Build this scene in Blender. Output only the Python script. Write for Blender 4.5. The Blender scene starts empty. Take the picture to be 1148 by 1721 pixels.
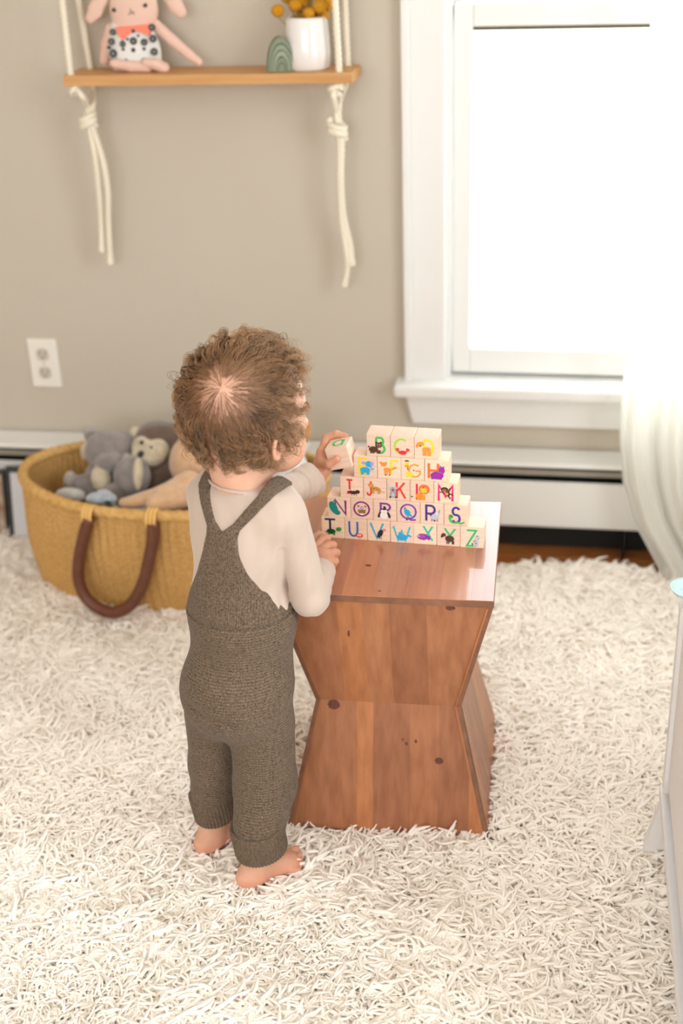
import bpy, math, random
import numpy as np
from mathutils import Vector, Matrix

random.seed(7)
rng = np.random.default_rng(11)
scene = bpy.context.scene
COL = scene.collection
PI = math.pi

# ------------------------------------------------------------------ camera
W_PX, H_PX, F_PX = 1148, 1721, 2182.9
PITCH, ROLL, YAW, CAM_H = .4618, -.0375, .1814, 1.361
_cp, _sp = math.cos(PITCH), math.sin(PITCH)
_c, _s = math.cos(ROLL), math.sin(ROLL)
_fw = np.array([0, _cp, -_sp]); _rt = np.array([1., 0, 0]); _up = np.array([0, _sp, _cp])
_M = np.array([[math.cos(YAW), -math.sin(YAW), 0], [math.sin(YAW), math.cos(YAW), 0], [0, 0, 1]])
CR, CU, CF = _M @ (_rt * _c + _up * _s), _M @ (-_rt * _s + _up * _c), _M @ _fw
CO = np.array([0, 0, CAM_H])
cd = bpy.data.cameras.new('camera')
cam = bpy.data.objects.new('camera', cd); COL.objects.link(cam)
cam.matrix_world = Matrix(((CR[0], CU[0], -CF[0], CO[0]), (CR[1], CU[1], -CF[1], CO[1]),
                           (CR[2], CU[2], -CF[2], CO[2]), (0, 0, 0, 1)))
cd.sensor_fit = 'HORIZONTAL'; cd.sensor_width = 24.0
cd.lens = F_PX / W_PX * 24.0
cd.dof.use_dof = True; cd.dof.focus_distance = 1.83; cd.dof.aperture_fstop = 2.6
scene.camera = cam

# ------------------------------------------------------------------ light, exposure
scene.view_settings.view_transform = 'Standard'
scene.view_settings.look = 'None'
scene.view_settings.gamma = 1.0
scene.view_settings.use_curve_mapping = False
scene.view_settings.exposure = 0.0
scene.cycles.use_denoising = True
scene.cycles.max_bounces = 12
scene.cycles.diffuse_bounces = 9
scene.cycles.transparent_max_bounces = 12
scene.cycles.sample_clamp_indirect = 6.0
world = bpy.data.worlds.new('sky'); scene.world = world
world.use_nodes = True
bg = world.node_tree.nodes['Background']
bg.inputs[0].default_value = (0.93, 0.97, 1.0, 1); bg.inputs[1].default_value = 3.6

def area(name, loc, rot, sx, sy, power, col=(1, 1, 1)):
    l = bpy.data.lights.new(name, 'AREA'); l.shape = 'RECTANGLE'; l.size = sx; l.size_y = sy
    l.energy = power; l.color = col
    o = bpy.data.objects.new(name, l); COL.objects.link(o)
    o.location = loc; o.rotation_euler = rot
    return o
WY = 2.613                                            # inner face of the back wall
XL, XR, YF, ZC, ZF = -2.3, 1.25, -1.7, 2.45, -0.022
# daylight: it enters at the windows (back wall, front wall behind the photographer, right wall)
area('daylight_front_window', (-.75, YF - .12, 1.5), (R := math.radians(90), 0, 0), 2.3, 1.5, 31, (1, .985, .965))
area('daylight_right_window', (XR + .12, .55, 1.45), (R, 0, R), 1.5, 1.5, 26, (.97, .99, 1))
area('daylight_back_window', (.115, WY + .2, 1.1), (R, 0, PI), .7, 1.5, 11, (.97, .99, 1))

# ------------------------------------------------------------------ pixel -> point on a real surface
def ray(x, y): return CF + CR * ((x - W_PX / 2) / F_PX) + CU * ((H_PX / 2 - y) / F_PX)
def on_z(x, y, z): d = ray(x, y); return CO + d * ((z - CAM_H) / d[2])
def on_y(x, y, Y): d = ray(x, y); return CO + d * (Y / d[1])
_hf = np.array([-.181, .984, 0])
def jp(x, y, d=0.0):
    r = ray(x, y); return CO + r * ((1.554 + d - CO @ _hf) / (r @ _hf))

# ------------------------------------------------------------------ materials
def lin(c): return tuple(((v / 255) / 12.92 if v / 255 <= .04045 else ((v / 255 + .055) / 1.055) ** 2.4) for v in c)
MATS = {}
def mat(name, rgb, rough=.6, var=0.0, vscale=30.0, bump=0.0, bscale=200.0, sheen=0.0, spec=.5, stretch=(1, 1, 1), sss=0.0,
        coat=0.0, attr=None, obj_tone=False, rgb2=None, transl=0.0, alpha=1.0, bdist=.002):
    if name in MATS: return MATS[name]
    m = bpy.data.materials.new(name); m.use_nodes = True
    nt = m.node_tree; N = nt.nodes; L = nt.links; b = N['Principled BSDF']
    col = tuple(lin(rgb)) + (1,)
    b.inputs['Base Color'].default_value = col
    b.inputs['Roughness'].default_value = rough
    b.inputs['Specular IOR Level'].default_value = spec
    b.inputs['Sheen Weight'].default_value = sheen
    b.inputs['Coat Weight'].default_value = coat
    b.inputs['Alpha'].default_value = alpha
    if sss:
        b.inputs['Subsurface Weight'].default_value = sss
        b.inputs['Subsurface Radius'].default_value = (.008, .003, .0015)
        b.inputs['Subsurface Scale'].default_value = 1.0
    tc = N.new('ShaderNodeTexCoord'); mp = N.new('ShaderNodeMapping'); mp.inputs['Scale'].default_value = stretch
    L.new(tc.outputs['Object'], mp.inputs['Vector'])
    src = None
    if var or rgb2:
        n = N.new('ShaderNodeTexNoise'); n.inputs['Scale'].default_value = vscale; n.inputs['Detail'].default_value = 5
        L.new(mp.outputs[0], n.inputs['Vector'])
        r = N.new('ShaderNodeValToRGB')
        c1 = lin(rgb); c2 = lin(rgb2) if rgb2 else None
        r.color_ramp.elements[0].position = .32; r.color_ramp.elements[1].position = .68
        if c2:
            r.color_ramp.elements[0].color = (*c1, 1); r.color_ramp.elements[1].color = (*c2, 1)
        else:
            r.color_ramp.elements[0].color = tuple(max(0, v * (1 - var)) for v in c1) + (1,)
            r.color_ramp.elements[1].color = tuple(min(1, v * (1 + var)) for v in c1) + (1,)
        L.new(n.outputs['Fac'], r.inputs[0]); src = r.outputs[0]
    if attr:
        a = N.new('ShaderNodeAttribute'); a.attribute_name = attr
        if src is not None:
            mx = N.new('ShaderNodeMix'); mx.data_type = 'RGBA'; mx.blend_type = 'MULTIPLY'; mx.inputs[0].default_value = 1
            L.new(src, mx.inputs[6]); L.new(a.outputs['Color'], mx.inputs[7]); src = mx.outputs[2]
        else: src = a.outputs['Color']
    if obj_tone:
        a = N.new('ShaderNodeAttribute'); a.attribute_type = 'OBJECT'; a.attribute_name = 'tone'
        mx = N.new('ShaderNodeMix'); mx.data_type = 'RGBA'; mx.blend_type = 'MULTIPLY'; mx.inputs[0].default_value = 1
        if src is None: mx.inputs[6].default_value = col
        else: L.new(src, mx.inputs[6])
        L.new(a.outputs['Color'], mx.inputs[7]); src = mx.outputs[2]
    if src is not None: L.new(src, b.inputs['Base Color'])
    if bump:
        n = N.new('ShaderNodeTexNoise'); n.inputs['Scale'].default_value = bscale; n.inputs['Detail'].default_value = 3
        L.new(mp.outputs[0], n.inputs['Vector'])
        bp = N.new('ShaderNodeBump'); bp.inputs['Strength'].default_value = bump; bp.inputs['Distance'].default_value = bdist
        L.new(n.outputs['Fac'], bp.inputs['Height']); L.new(bp.outputs[0], b.inputs['Normal'])
    if transl:
        t = N.new('ShaderNodeBsdfTranslucent'); t.inputs[0].default_value = col
        ms = N.new('ShaderNodeMixShader'); ms.inputs[0].default_value = transl
        L.new(b.outputs[0], ms.inputs[1]); L.new(t.outputs[0], ms.inputs[2]); L.new(ms.outputs[0], N['Material Output'].inputs[0])
    MATS[name] = m
    return m

# ------------------------------------------------------------------ object helpers
def mesh_of(name, V, F, m=None, smooth=False, mi=None):
    me = bpy.data.meshes.new(name)
    V = np.asarray(V, dtype=np.float32).reshape(-1, 3)
    if isinstance(F, np.ndarray):
        k = F.shape[1]; nf = len(F)
        me.vertices.add(len(V)); me.vertices.foreach_set('co', V.ravel())
        me.loops.add(nf * k); me.loops.foreach_set('vertex_index', F.astype(np.int32).ravel())
        me.polygons.add(nf); me.polygons.foreach_set('loop_start', np.arange(0, nf * k, k, dtype=np.int32))
        me.update(calc_edges=True); me.validate()
    else:
        me.from_pydata([tuple(map(float, v)) for v in V], [], [tuple(map(int, f)) for f in F]); me.update()
    for mm in (m if isinstance(m, (list, tuple)) else [m]):
        if mm: me.materials.append(mm)
    if mi is not None: me.polygons.foreach_set('material_index', np.asarray(mi, dtype=np.int32))
    if smooth: me.polygons.foreach_set('use_smooth', np.ones(len(me.polygons), dtype=bool))
    return me
def put(name, me, parent=None, world_coords=True, loc=None):
    o = bpy.data.objects.new(name, me); COL.objects.link(o)
    if parent is not None:
        o.parent = parent
        if world_coords:
            o.matrix_parent_inverse = parent['_inv'] if False else PINV.get(parent.name, Matrix.Identity(4))
    if loc is not None: o.location = loc
    return o
PINV = {}
def obj(name, V, F, m, parent=None, smooth=False, mi=None, world_coords=True):
    return put(name, mesh_of(name, V, F, m, smooth, mi), parent, world_coords)
def tag(o, label=None, cat=None, group=None, kind=None):
    if label: o['label'] = label
    if cat: o['category'] = cat
    if group: o['group'] = group
    if kind: o['kind'] = kind
    return o
def thing(name, label, cat, loc=(0, 0, 0), group=None, mtx=None):
    o = bpy.data.objects.new(name, None); COL.objects.link(o); o.empty_display_size = .05
    if mtx is not None: o.matrix_world = mtx; PINV[o.name] = mtx.inverted()
    else: o.location = loc; PINV[o.name] = Matrix.Translation(-Vector(loc))
    return tag(o, label, cat, group)
def part_empty(name, parent):                       # an Empty part that carries sub-parts, same space as its parent
    o = bpy.data.objects.new(name, None); COL.objects.link(o); o.parent = parent; o.empty_display_size = .03
    o.matrix_parent_inverse = PINV.get(parent.name, Matrix.Identity(4))
    PINV[o.name] = Matrix.Identity(4)
    return o
def struct(name, V, F, m, **k):
    o = obj(name, V, F, m, **k); o['kind'] = 'structure'; return o

BOXF = [(0, 3, 2, 1), (4, 5, 6, 7), (0, 1, 5, 4), (1, 2, 6, 5), (2, 3, 7, 6), (3, 0, 4, 7)]
class MB:
    """collects geometry for ONE mesh"""
    def __init__(s): s.V = []; s.F = []; s.I = []
    def add(s, V, F, mi=0):
        n = len(s.V); s.V += [tuple(map(float, v)) for v in V]
        s.F += [tuple(int(i) + n for i in f) for f in F]; s.I += [mi] * len(F); return s
    def box(s, a, b, mi=0):
        x0, y0, z0 = a; x1, y1, z1 = b
        return s.add([(x0, y0, z0), (x1, y0, z0), (x1, y1, z0), (x0, y1, z0), (x0, y0, z1), (x1, y0, z1), (x1, y1, z1), (x0, y1, z1)], BOXF, mi)
    def build(s, name, m, parent=None, smooth=False, bevel=0.0, seg=2, world_coords=True):
        o = obj(name, s.V, s.F, m, parent, smooth, s.I, world_coords)
        if bevel: bev(o, bevel, seg)
        return o
def bev(o, w, seg=2):
    b = o.modifiers.new('bevel', 'BEVEL'); b.width = w; b.segments = seg; b.limit_method = 'ANGLE'; b.angle_limit = .6
def box(name, a, b, m, parent=None, bevel=.0, seg=2, kind=None):
    o = MB().box(a, b).build(name, m, parent, bevel=bevel, seg=seg)
    if kind: o['kind'] = kind
    return o
def frame_of(t):
    t = t / (np.linalg.norm(t) + 1e-12)
    a = np.array([0, 0, 1.]) if abs(t[2]) < .9 else np.array([1., 0, 0])
    u = np.cross(t, a); u /= np.linalg.norm(u); return u, np.cross(u, t)
def tube(P, r, k=8, caps=True):
    """tube along points P with radius r (scalar or list); returns V, F"""
    P = np.asarray(P, float); n = len(P); r = np.broadcast_to(np.asarray(r, float), (n,))
    T = np.gradient(P, axis=0); V = []; F = []
    u, v = frame_of(T[0])
    for i in range(n):
        t = T[i] / (np.linalg.norm(T[i]) + 1e-12)
        u = u - t * (u @ t); u /= np.linalg.norm(u) + 1e-12; v = np.cross(t, u)
        for j in range(k):
            a = 2 * PI * j / k; V.append(P[i] + r[i] * (math.cos(a) * u + math.sin(a) * v))
    for i in range(n - 1):
        for j in range(k):
            F.append((i * k + j, i * k + (j + 1) % k, (i + 1) * k + (j + 1) % k, (i + 1) * k + j))
    if caps: F.append(tuple(range(k))[::-1]); F.append(tuple((n - 1) * k + j for j in range(k)))
    return V, F
def lathe(prof, c, k=32, sx=1.0, sy=1.0):
    V = []; F = []; n = len(prof)
    for (r, z) in prof:
        for j in range(k):
            a = 2 * PI * j / k; V.append((c[0] + sx * r * math.cos(a), c[1] + sy * r * math.sin(a), c[2] + z))
    for i in range(n - 1):
        for j in range(k):
            F.append((i * k + j, i * k + (j + 1) % k, (i + 1) * k + (j + 1) % k, (i + 1) * k + j))
    return V, F
def spline(P, n=24):
    """Catmull-Rom through points"""
    P = np.asarray(P, float); Q = np.vstack([2 * P[0] - P[1], P, 2 * P[-1] - P[-2]]); out = []
    for i in range(1, len(Q) - 2):
        for t in np.linspace(0, 1, n, endpoint=(i == len(Q) - 3)):
            a, b, c, d = Q[i - 1], Q[i], Q[i + 1], Q[i + 2]
            out.append(.5 * ((2 * b) + (c - a) * t + (2 * a - 5 * b + 4 * c - d) * t * t + (-a + 3 * b - 3 * c + d) * t ** 3))
    return np.array(out)

# ------------------------------------------------------------------ implicit surfaces (one smooth skin from many blended shapes)
f32 = np.float32
def rc(p, a, b, ra, rb):
    X, Y, Z = p; a = np.asarray(a, float); b = np.asarray(b, float); d = b - a; L = float(d @ d) + 1e-12
    t = np.clip(((X - a[0]) * d[0] + (Y - a[1]) * d[1] + (Z - a[2]) * d[2]) / L, 0, 1)
    return np.sqrt((X - a[0] - t * d[0]) ** 2 + (Y - a[1] - t * d[1]) ** 2 + (Z - a[2] - t * d[2]) ** 2) - (ra + (rb - ra) * t)
def loc(p, c, B):
    X, Y, Z = p; x, y, z = X - c[0], Y - c[1], Z - c[2]
    return tuple(x * B[i][0] + y * B[i][1] + z * B[i][2] for i in range(3))
def el(p, c, r, B=None):
    if B is not None: q = loc(p, c, B)
    else: q = (p[0] - c[0], p[1] - c[1], p[2] - c[2])
    k0 = np.sqrt((q[0] / r[0]) ** 2 + (q[1] / r[1]) ** 2 + (q[2] / r[2]) ** 2)
    k1 = np.sqrt((q[0] / r[0] ** 2) ** 2 + (q[1] / r[1] ** 2) ** 2 + (q[2] / r[2] ** 2) ** 2) + 1e-6
    return k0 * (k0 - 1) / k1
def sm(a, b, k):
    h = np.clip(.5 + .5 * (b - a) / k, 0, 1); return b + (a - b) * h - k * h * (1 - h)
def smx(a, b, k): return -sm(-a, -b, k)
def U(k, *d):
    r = d[0]
    for x in d[1:]: r = sm(r, x, k)
    return r
def nets(fn, lo, hi, res):
    ax = [np.arange(lo[i], hi[i] + res, res, dtype=f32) for i in range(3)]
    P = (ax[0][:, None, None], ax[1][None, :, None], ax[2][None, None, :])
    V = np.broadcast_to(fn(P), tuple(len(a) for a in ax)).astype(f32)
    n = [s - 1 for s in V.shape]; ins = V < 0
    cnt = np.zeros(n, dtype=np.int8)
    for dx in (0, 1):
        for dy in (0, 1):
            for dz in (0, 1): cnt += ins[dx:dx + n[0], dy:dy + n[1], dz:dz + n[2]]
    act = (cnt > 0) & (cnt < 8); idx = -np.ones(n, dtype=np.int64); I = np.argwhere(act); idx[act] = np.arange(len(I))
    acc = np.zeros((len(I), 3)); num = np.zeros(len(I))
    cor = [(x, y, z) for x in (0, 1) for y in (0, 1) for z in (0, 1)]
    val = {c: V[I[:, 0] + c[0], I[:, 1] + c[1], I[:, 2] + c[2]].astype(float) for c in cor}
    for c in cor:
        for a in range(3):
            if c[a] == 0:
                d = list(c); d[a] = 1; d = tuple(d); va, vb = val[c], val[d]; cr = (va < 0) != (vb < 0)
                t = np.where(cr, va / np.where(va == vb, 1, va - vb), 0)
                for q in range(3): acc[:, q] += np.where(cr, c[q] + (t if q == a else 0), 0)
                num += cr
    vert = (I + acc / num[:, None]) * res + np.array([a[0] for a in ax])
    F = []
    for a in range(3):
        b, c = (a + 1) % 3, (a + 2) % 3
        s0 = [slice(0, n[i]) for i in range(3)]; s1 = [slice(0, n[i]) for i in range(3)]; s1[a] = slice(1, n[a] + 1)
        A, B_ = ins[tuple(s0)], ins[tuple(s1)]; E = np.argwhere(A != B_)
        E = E[(E[:, b] > 0) & (E[:, c] > 0)]
        flip = A[E[:, 0], E[:, 1], E[:, 2]]
        def g(db, dc):
            q = E.copy(); q[:, b] -= db; q[:, c] -= dc; return idx[q[:, 0], q[:, 1], q[:, 2]]
        Q = np.stack([g(1, 1), g(0, 1), g(0, 0), g(1, 0)], 1)
        Q[~flip] = Q[~flip][:, ::-1]; F.append(Q[(Q >= 0).all(1)])
    return vert, np.vstack(F)
def tilt_basis(az, pitch=0.0, roll=0.0):
    """rows: forward, left, up; az degrees from +x, pitch>0 looks down"""
    a, p, r = map(math.radians, (az, pitch, roll))
    f = np.array([math.cos(a) * math.cos(p), math.sin(a) * math.cos(p), -math.sin(p)])
    l = np.array([-math.sin(a), math.cos(a), 0]); u = np.cross(f, l)
    return np.array([f, l * math.cos(r) + u * math.sin(r), -l * math.sin(r) + u * math.cos(r)])
def vcol(me, C):
    a = me.color_attributes.new('tint', 'FLOAT_COLOR', 'POINT')
    C = np.clip(np.asarray(C, float), 0, 1); a.data.foreach_set('color', np.hstack([C, np.ones((len(C), 1))]).astype(f32).ravel())
def wob(P, s, seed=0):
    """cheap smooth 3-D noise in about -1..1"""
    r = np.random.default_rng(seed); o = 0
    for i in range(5):
        k = r.normal(size=3) * s; ph = r.uniform(0, 6.28); o = o + np.sin(P[0] * k[0] + P[1] * k[1] + P[2] * k[2] + ph)
    return o / 3.0

# ================================================================== THE ROOM
M_wall = mat('wall_paint', (194, 186, 171), .85, var=.015, vscale=3, bump=.15, bscale=350, bdist=.0006)
M_trim = mat('white_trim_paint', (229, 230, 228), .4, spec=.4)
M_ceil = mat('ceiling_paint', (240, 238, 233), .9)
M_plank = mat('oak_plank', (206, 134, 66), .32, rgb2=(162, 94, 42), vscale=6, stretch=(2, 30, 10), bump=.1, bscale=60, obj_tone=True, coat=.2)
M_sub = mat('floor_wood', (120, 70, 36), .5)

OX0, OX1 = -.245, .475                                  # window opening, back wall
OZ0, OZ1 = .372, 1.86
def wall_with_hole(name, x0, x1, hx0, hx1, hz0, hz1, y0, y1):
    m = MB()
    m.box((x0, y0, ZF), (hx0, y1, ZC)).box((hx1, y0, ZF), (x1, y1, ZC))
    m.box((hx0, y0, ZF), (hx1, y1, hz0)).box((hx0, y0, hz1), (hx1, y1, ZC))
    return m
wall_with_hole('w', XL, XR, OX0, OX1, OZ0, OZ1, WY, WY + .14).build('wall_back', M_wall)['kind'] = 'structure'
wall_with_hole('w', XL - .12, XR + .12, -1.9, .4, .75, 2.25, YF - .12, YF).build('wall_front', M_wall)['kind'] = 'structure'
box('wall_left', (XL - .12, YF, ZF), (XL, WY + .14, ZC), M_wall, kind='structure')
m = MB()                                                # right wall, with its own window opening
m.box((XR, YF, ZF), (XR + .12, -.2, ZC)).box((XR, 1.3, ZF), (XR + .12, WY + .14, ZC))
m.box((XR, -.2, ZF), (XR + .12, 1.3, .7)).box((XR, -.2, 2.2), (XR + .12, 1.3, ZC))
m.build('wall_right', M_wall)['kind'] = 'structure'
box('ceiling', (XL - .12, YF - .12, ZC), (XR + .12, WY + .14, ZC + .08), M_ceil, kind='structure')
floor = box('floor', (XL - .12, YF - .12, ZF - .08), (XR + .12, WY + .14, ZF - .012), M_sub, kind='structure')
# the oak boards: every board of the strip between rug and wall, and of the first rows under the rug's edge
pw = .057
for r in range(7):
    y1 = WY - r * pw; x = XL - .02 - rng.uniform(0, .5)
    while x < XR:
        L_ = rng.uniform(.55, 1.15); a, b = max(x, XL), min(x + L_, XR); x += L_
        if b - a < .03: continue
        o = box('floor_board', (a + .0006, y1 - pw + .0006, ZF - .012), (b - .0006, y1 - .0006, ZF), M_plank, floor, bevel=.0008, seg=1)
        t = rng.uniform(.62, 1.05); o['tone'] = (t, t * rng.uniform(.93, 1), t * rng.uniform(.85, 1))
mm = MB().box((XL, YF, ZF - .012), (XR, WY - 7 * pw - .0006, ZF)).build('board_field', M_plank, floor); mm['tone'] = (.85, .82, .8)

# ---- window on the back wall
gl = bpy.data.materials.new('window_glass'); gl.use_nodes = True
N = gl.node_tree.nodes; L = gl.node_tree.links; N.remove(N['Principled BSDF'])
tr = N.new('ShaderNodeBsdfTransparent'); gs = N.new('ShaderNodeBsdfGlossy'); gs.inputs['Roughness'].default_value = .02
ms = N.new('ShaderNodeMixShader'); ms.inputs[0].default_value = .06
L.new(tr.outputs[0], ms.inputs[1]); L.new(gs.outputs[0], ms.inputs[2]); L.new(ms.outputs[0], N['Material Output'].inputs[0])
win = thing('window_1', None, None, ((OX0 + OX1) / 2, WY, OZ0)); win['kind'] = 'structure'
cw = .082
def wpart(name, a, b, bevel=.002, m=M_trim): return box(name, a, b, m, win, bevel=bevel)
for x0, x1 in ((OX0 - cw, OX0 + .004), (OX1 - .004, OX1 + cw)):
    wpart('casing', (x0, WY - .018, OZ0 - .001), (x1, WY, OZ1 + cw), .004)
    xo = x0 if x0 < 0 else x1 - .018
    wpart('back_band', (xo, WY - .028, OZ0 - .001), (xo + .018, WY - .018, OZ1 + cw), .004)
wpart('head_casing', (OX0 - cw, WY - .02, OZ1 - .004), (OX1 + cw, WY, OZ1 + cw), .004)
wpart('stool', (OX0 - cw - .02, WY - .062, OZ0 - .026), (OX1 + cw + .02, WY + .05, OZ0 + .0015), .007)
m = MB(); a0, a1, z0, z1 = OX0 - cw, OX1 + cw, OZ0 - .026 - .075, OZ0 - .026
m.add([(a0 + .014, WY - .02, z0), (a1 - .014, WY - .02, z0), (a1, WY - .03, z1), (a0, WY - .03, z1),
       (a0 + .014, WY, z0), (a1 - .014, WY, z0), (a1, WY, z1), (a0, WY, z1)],
      [(0, 1, 2, 3), (7, 6, 5, 4), (4, 5, 1, 0), (3, 2, 6, 7), (1, 5, 6, 2), (4, 0, 3, 7)])
m.build('apron', M_trim, win, bevel=.005)
for x0, x1 in ((OX0, OX0 + .014), (OX1 - .014, OX1)):
    wpart('jamb', (x0, WY, OZ0), (x1, WY + .14, OZ1), .001)
wpart('sill_board', (OX0 + .014, WY + .04, OZ0), (OX1 - .014, WY + .14, OZ0 + .012), .002)
def sash(name, z0, z1, y0, bot, top):
    s = part_empty(name, win); x0, x1, st, y1 = OX0 + .016, OX1 - .016, .037, y0 + .03
    for q in ((x0, x0 + st), (x1 - st, x1)): box('stile', (q[0], y0, z0), (q[1], y1, z1), M_trim, s, bevel=.003)
    box('bottom_rail', (x0 + st, y0, z0), (x1 - st, y1, z0 + bot), M_trim, s, bevel=.003)
    box('top_rail', (x0 + st, y0, z1 - top), (x1 - st, y1, z1), M_trim, s, bevel=.003)
    box('pane', (x0 + st - .003, y0 + .014, z0 + bot - .003), (x1 - st + .003, y0 + .018, z1 - top + .003), gl, s)
    box('pane_top_strip', (x0 + st, y0 + .003, z1 - top - .007), (x1 - st, y0 + .013, z1 - top), mat('strip_olive', (92, 86, 62), .7), s)  # thin dark strip along the top edge of the pane
zt = on_y(940, 42, WY + .02)[2]; zb = on_y(940, 583, WY + .02)[2]
sash('lower_sash', OZ0 + .009, zt + .042, WY + .012, zb - OZ0 - .014, .042)
sash('upper_sash', zt + .012, OZ1 - .002, WY + .046, .03, .045)
# ---- windows that light the room: front wall (behind the photographer) and right wall
for nm, (a, b), ax in (('window_2', (-1.9, .4), 'x'), ('window_3', (-.2, 1.3), 'y')):
    w = thing(nm, None, None, (0, 0, .7)); w['kind'] = 'structure'
    zl, zh = (.75, 2.25) if ax == 'x' else (.7, 2.2)
    def bb(n, u0, u1, z0, z1, d0, d1, mt=M_trim):
        if ax == 'x': box(n, (u0, YF - d1, z0), (u1, YF - d0, z1), mt, w, bevel=.002)
        else: box(n, (XR + d0, u0, z0), (XR + d1, u1, z1), mt, w, bevel=.002)
    for u0, u1 in ((a - .07, a), (b, b + .07)): bb('casing', u0, u1, zl, zh, -.018, 0)
    bb('head_casing', a - .07, b + .07, zh, zh + .07, -.018, 0); bb('stool', a - .09, b + .09, zl - .03, zl, -.05, .03)
    for k in range(3):
        c0 = a + (b - a) * k / 2; bb('mullion', max(a, c0 - .03), min(b, c0 + .03), zl, zh, .03, .07)
    bb('bottom_rail', a, b, zl, zl + .05, .03, .07); bb('top_rail', a, b, zh - .05, zh, .03, .07)

# ---- baseboard heater along the back wall
M_heat = mat('heater_enamel', (226, 226, 222), .35, spec=.5)
M_dark = mat('heater_shadow_metal', (22, 23, 21), .6)  # near-black: the shade inside the heater's gaps is put into the colour
M_damper = mat('damper_metal', (148, 140, 126), .5)
HF = WY - .065
ht = thing('baseboard_heater', 'long white baseboard heater running along the foot of the back wall', 'heater', ((XL + XR) / 2, HF + .03, ZF))
def strip(name, prof, x0, x1, m, bevel=0):            # profile (y,z) extruded along x
    n = len(prof); V = [(x0, y, z) for y, z in prof] + [(x1, y, z) for y, z in prof]
    F = [(i, (i + 1) % n, (i + 1) % n + n, i + n) for i in range(n)] + [tuple(range(n))[::-1], tuple(range(n, 2 * n))]
    o = obj(name, V, F, m, ht)
    if bevel: bev(o, bevel)
x0, x1 = XL + .002, XR - .002
strip('back_plate', [(WY - .006, ZF + .002), (WY - .001, ZF + .002), (WY - .001, .214), (WY - .006, .214)], x0, x1, M_dark)
strip('top_cover', [(WY - .006, .208), (WY - .006, .216), (HF + .006, .206), (HF, .2), (HF + .002, .197), (HF + .008, .2)], x0, x1, M_heat)
strip('damper', [(HF + .010, .176), (HF + .012, .176), (HF + .018, .186), (HF + .016, .186)], x0, x1, M_damper)
strip('front_panel', [(HF, .06), (HF + .002, .056), (HF + .012, .054), (HF + .012, .058), (HF + .004, .062), (HF + .004, .160), (HF + .008, .162), (HF + .007, .164), (HF + .001, .162)], x0, x1, M_heat)
strip('heating_element', [(HF + .015, .075), (HF + .052, .075), (HF + .052, .135), (HF + .015, .135)], x0 + .1, x1 - .1, M_dark)
for xb in np.arange(XL + .2, XR, .75):
    box('bracket', (xb, HF + .005, ZF + .0015), (xb + .004, WY - .006, .2), M_dark, ht)

# ---- electrical outlet
oc = on_y(75, 610, WY - .003)
ot = thing('electrical_outlet', 'white two-socket electrical outlet on the greige wall', 'outlet', tuple(oc))
M_plate = mat('outlet_plastic', (232, 229, 220), .35)
M_rec = mat('receptacle_plastic', (196, 190, 176), .4)
box('cover_plate', (oc[0] - .035, WY - .006, oc[2] - .057), (oc[0] + .035, WY, oc[2] + .057), M_plate, ot, bevel=.003)
for s in (-1, 1):
    zc = oc[2] + s * .0215
    m = MB(); V = []; k = 20
    for j in range(k):
        a = 2 * PI * j / k; V.append((oc[0] + .0168 * max(-.82, min(.82, math.cos(a) * 1.1)), 0, zc + .0143 * math.sin(a)))
    m.add([(v[0], WY - .0085, v[2]) for v in V] + [(v[0], WY - .005, v[2]) for v in V],
          [tuple(range(k))] + [(i, i + k, (i + 1) % k + k, (i + 1) % k) for i in range(k)])
    r_ = m.build('receptacle', M_rec, ot); PINV[r_.name] = Matrix.Identity(4); r_.name = r_.name
    r_b = r_
    for dx, h in ((-.0065, .008), (.0065, .0065)):
        o = MB().box((oc[0] + dx - .001, WY - .009, zc - h / 2 + .003), (oc[0] + dx + .001, WY - .0083, zc + h / 2 + .003)).build('slot', M_dark, r_b)
        o.matrix_parent_inverse = Matrix.Identity(4); o.matrix_parent_inverse = (Matrix.Identity(4))
    V, F = lathe([(.0025, 0), (.0025, .0006), (0.0001, .0006)], (0, 0, 0), 10)
    V = [(oc[0] + v[0], WY - .0083 - v[2], zc - .007 + v[1]) for v in V]; obj('ground_slot', V, F, M_dark, r_b)
V, F = lathe([(.003, 0), (.0028, .001), (.0001, .0012)], (0, 0, 0), 12)
obj('screw', [(oc[0] + v[0], WY - .006 - v[2], oc[2] + v[1]) for v in V], F, M_rec, ot)

# ---- sheer curtain
M_curt = bpy.data.materials.new('sheer_cotton'); M_curt.use_nodes = True
N = M_curt.node_tree.nodes; L = M_curt.node_tree.links; b = N['Principled BSDF']
b.inputs['Base Color'].default_value = (*lin((244, 243, 238)), 1); b.inputs['Roughness'].default_value = .9
t = N.new('ShaderNodeBsdfTranslucent'); t.inputs[0].default_value = (*lin((246, 246, 240)), 1)
ms = N.new('ShaderNodeMixShader'); ms.inputs[0].default_value = .6
tp = N.new('ShaderNodeBsdfTransparent'); m2 = N.new('ShaderNodeMixShader'); m2.inputs[0].default_value = .1
L.new(b.outputs[0], ms.inputs[1]); L.new(t.outputs[0], ms.inputs[2]); L.new(ms.outputs[0], m2.inputs[1]); L.new(tp.outputs[0], m2.inputs[2])
L.new(m2.outputs[0], N['Material Output'].inputs[0])
edge_px = [(1092, -420), (1091, -200), (1090, 0), (1088, 150), (1083, 300), (1073, 420), (1058, 540), (1043, 660), (1038, 740), (1044, 810), (1060, 870), (1104, 944)]
YC = 2.47
ez = np.array([on_y(x, y, YC) for x, y in edge_px]); oz = ez[:, 2][::-1]; ox = ez[:, 0][::-1]
nz, nu = 110, 220
zs = np.linspace(-.014, 2.2, nz); V = []
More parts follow.
